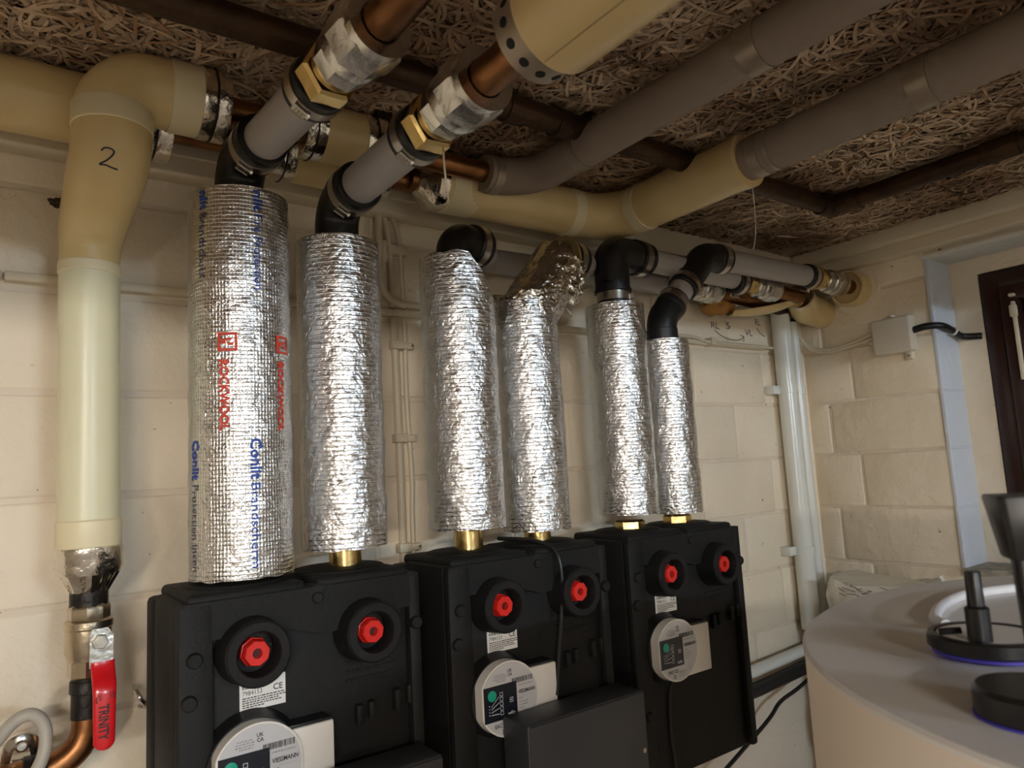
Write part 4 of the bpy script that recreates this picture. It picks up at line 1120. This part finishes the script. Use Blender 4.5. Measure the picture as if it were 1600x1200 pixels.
# remains of insulation and foam around the right hand unions
fm = MB()
bm = bmesh.new(); bmesh.ops.create_icosphere(bm, subdivisions=3, radius=1)
for v in bm.verts:
    n_ = noise.noise(v.co * 2.1 + Vector((3, 1, 7))) * .35 + noise.noise(v.co * 6) * .12
    v.co = Vector((1.262 + v.co.x * .040 * (1 + n_), .945 + v.co.y * .03 * (1 + n_), .328 + v.co.z * .021 * (1 + n_)))
bm.verts.index_update(); fm.add([v.co for v in bm.verts], [[v.index for v in q.verts] for q in bm.faces]); bm.free()
tag(fm.build('foam_lump', 'foam', base=(1.262, .945, .31)), 'brown lump of foam under the right hand unions, above the pencil marks', 'foam')
sh = MB()
N = 20; vs, fs = [], []
for i in range(N + 1):
    t_ = i / N; c = Vector((1.27, .925, .300)).lerp(Vector((1.56, .905, .372)), t_); rr = .030 * math.sin(math.pi * (.12 + .76 * t_)) + .004
    for k in range(9):
        a_ = math.radians(-150 + k * 120 / 8)
        for q in (0, 1): vs.append((c.x, c.y + (rr - q * .003) * math.cos(a_) , c.z + .018 + (rr - q * .003) * math.sin(a_)))
for i in range(N):
    for k in range(8):
        for q in (0, 1):
            o0 = i * 18 + k * 2 + q; fs.append((o0, o0 + 2, o0 + 20, o0 + 18))
sh.add(vs, fs)
tag(sh.build('split_jacket', 'jacket', base=(1.4, .915, .30)), 'split yellowed jacket shell hanging under the right hand unions', 'pipe jacket')
el = thing('lagged_stub', (1.58, .94, .30), 'yellowed lagged pipe stub in the corner behind the white conduits', 'pipe')
MB().tube(fillet([(1.500, .900, .362), (1.565, .925, .345), (WX + .01, .930, .340)], .06, 8), [.030] + [.036] * 10, 28).build('lagging', 'jacket', el)
MB().lathe((1.500, .900, .362), (1, .38, -.26), [(-.004, .0165), (-.003, .0305), (.008, .0312), (.009, .030)], 28).build('tin_band', 'tin', el)

# pencil marks on the back wall
pm = thing('pencil_marks', (1.36, .9965, .28), 'handwritten letters and an arrow on the back wall beside the conduits', 'wall marking')
yw = WY - J - .0012
for s_, x_, z_, wd_ in (('RL', 1.298, .292, .028), ('5', 1.352, .295, .014), ('VL', 1.420, .284, .028), ('RL', 1.463, .312, .02)):
    flat_text(s_, .022, lambda u, v, x_=x_, z_=z_: (x_ + u, yw, z_ + v), 'pencil_text', 'pencil', pm, 0, wd_)
MB().tube(smooth_path([(1.308, yw, .288), (1.335, yw, .276), (1.370, yw, .270), (1.398, yw, .2725), (1.414, yw, .281)]), .0009, 5).build('pencil_arrow', 'pencil', pm)
MB().tube([(1.402, yw, .283), (1.414, yw, .281), (1.411, yw, .269)], .0009, 5).build('pencil_arrow', 'pencil', pm)
MB().tube(smooth_path([(1.468, yw, .304), (1.478, yw, .294), (1.495, yw, .286)]), .0008, 5).build('pencil_arrow', 'pencil', pm)

# ------------------------------------------------------------------ tank in the foreground and the things on it
TX, TY, TR, TZ = .6825, .039, .340, -.137
tk = thing('storage_tank', (TX, TY, FZ), 'large round cream storage tank in the right foreground', 'tank')
MB().lathe((TX, TY, FZ), (0, 0, 1), [(0, TR - .002), (.01, TR), (TZ - FZ - .004, TR)], 160).build('tank_cover', 'tank', tk)
MB().lathe((TX, TY, TZ - .0045), (0, 0, 1), [(0, TR + .0008), (.0025, TR + .0008), (.0045, TR - .0015), (.0045, 0)], 160).build('tank_lid', 'tank_top', tk)
st = thing('antenna_stand', (.535, .213, TZ), 'black disc stand with a short upright tube, on the tank top', 'stand', 'black stands on the tank')
cx_, cy_ = .535, .213
MB().lathe((cx_, cy_, TZ), (0, 0, 1), [(0, .026), (.005, .026), (.005, .034), (.0065, .0358), (.0135, .0358), (.015, .0345), (.015, .031), (.0138, .030), (.0138, 0)], 56).build('disc_base', 'blackpl', st)
MB().lathe((cx_, cy_, TZ + .0139), (0, 0, 1), [(0, .0295), (.0004, .0295), (.0004, 0)], 48).build('disc_plate', 'tank_top', st)
ring(MB(), (cx_, cy_, TZ), (0, 0, 1), .0026, .0046, .0255, .0335, 48).build('glow_ring', 'purple', st)
MB().lathe((.513, .209, TZ + .0135), (0, 0, 1), [(0, .0070), (.021, .0070), (.0225, .0050), (.043, .0046), (.0442, .004), (.0442, 0)], 20).build('upright_tube', 'blackpl', st)
MB().tube([(.512, .233, TZ + .0165), (.520, .223, TZ + .0175)], .0022, 8).build('set_screw', 'cable_black', st)
st2 = thing('antenna_stand', (.427, .152, TZ), 'black puck stand with a tall post and flared head, at the right edge', 'stand', 'black stands on the tank')
cx_, cy_ = .429, .152
MB().lathe((cx_, cy_, TZ), (0, 0, 1), [(0, .0265), (.002, .0282), (.013, .0282), (.0155, .026), (.0155, 0)], 48).build('puck_base', 'blackpl', st2)
ring(MB(), (cx_, cy_, TZ), (0, 0, 1), .0002, .0014, .0266, .0288, 40).build('glow_ring', 'purple', st2)
ux, uy = .574, -.819            # head and post stand square to the tank front
def rb(u, v, zz): return (cx_ + .003 + u * ux + v * .819, cy_ - .002 + u * uy + v * .574, zz)
def loft(rings, n=20):
    vs = []
    for zz, h1, h2, off in rings:
        for k in range(n):
            t_ = 2 * math.pi * k / n; c_, s_ = math.cos(t_), math.sin(t_)
            vs.append(rb(off + h1 * math.copysign(abs(c_) ** .2, c_), h2 * math.copysign(abs(s_) ** .2, s_), zz))
    fs = [(i * n + k, i * n + (k + 1) % n, (i + 1) * n + (k + 1) % n, (i + 1) * n + k) for i in range(len(rings) - 1) for k in range(n)]
    return MB().add(vs, fs + [tuple(range(n)), tuple((len(rings) - 1) * n + k for k in range(n))])
loft([(TZ + .014, .0075, .006, .004), (-.058, .0095, .0065, .004)]).build('post', 'blackpl', st2, ang=40)
loft([(-.0585, .0140, .010, .006), (-.0572, .0148, .0105, .006), (-.0275, .0190, .016, .006), (-.0262, .0185, .0155, .006)]).build('flared_head', 'blackpl', st2, ang=40)
t = tag(MB().tube(smooth_path([(.588, .262, TZ + .0042), (.606, .278, TZ + .0042), (.655, .294, TZ + .0042), (.698, .300, TZ + .0042), (.730, .297, TZ + .0042), (.79, .27, TZ + .0042), (.85, .2, TZ + .0042)], 8), .0042, 12).build('white_cable', 'white_cable', base=(.65, .29, TZ)),
        'white cable curving over the tank top behind the disc stand', 'cable')

# printed plastic sack in the corner behind the tank
sk = MB(); NS, NH = 64, 44; vs, fs = [], []
for j in range(NH + 1):
    t_ = j / NH; zz = FZ + (-.268 - FZ) * t_
    for k in range(NS):
        a_ = 2 * math.pi * k / NS; c_, s_ = math.cos(a_), math.sin(a_)
        ex = .058 * math.copysign(abs(c_) ** .45, c_); ey = .118 * math.copysign(abs(s_) ** .45, s_)
        n_ = noise.noise(Vector((c_ * 2.2, s_ * 2.2, zz * 13))) * .016 + abs(noise.noise(Vector((c_ * 5, s_ * 5, zz * 30)))) * -.014
        sc_ = 1.0 if t_ < .985 else .93
        vs.append((1.545 + (ex + n_ * c_) * sc_, .80 + (ey + n_ * s_) * sc_, zz + (.022 * noise.noise(Vector((c_ * 1.7, s_ * 1.7, 3.3))) if t_ > .95 else 0)))
for j in range(NH):
    for k in range(NS): fs.append((j * NS + k, j * NS + (k + 1) % NS, (j + 1) * NS + (k + 1) % NS, (j + 1) * NS + k))
fs.append(tuple(NH * NS + k for k in range(NS))); fs.append(tuple(range(NS)))
sack = tag(sk.add(vs, fs).build('plastic_sack', 'bag', base=(1.545, .785, FZ), ang=60), 'crumpled white printed plastic sack behind the tank in the corner', 'sack')
b = MB()
for q in range(26):
    yy = random.uniform(.70, .86); zz = random.uniform(-.31, -.276); l_ = random.uniform(.008, .03); sl_ = random.choice((-.6, .5, .9, 0))
    b.tube([(1.4800, yy, zz), (1.4800, yy + l_, zz + l_ * sl_ * .5)], .0007, 5)
b.build('sack_print', 'pencil', sack)
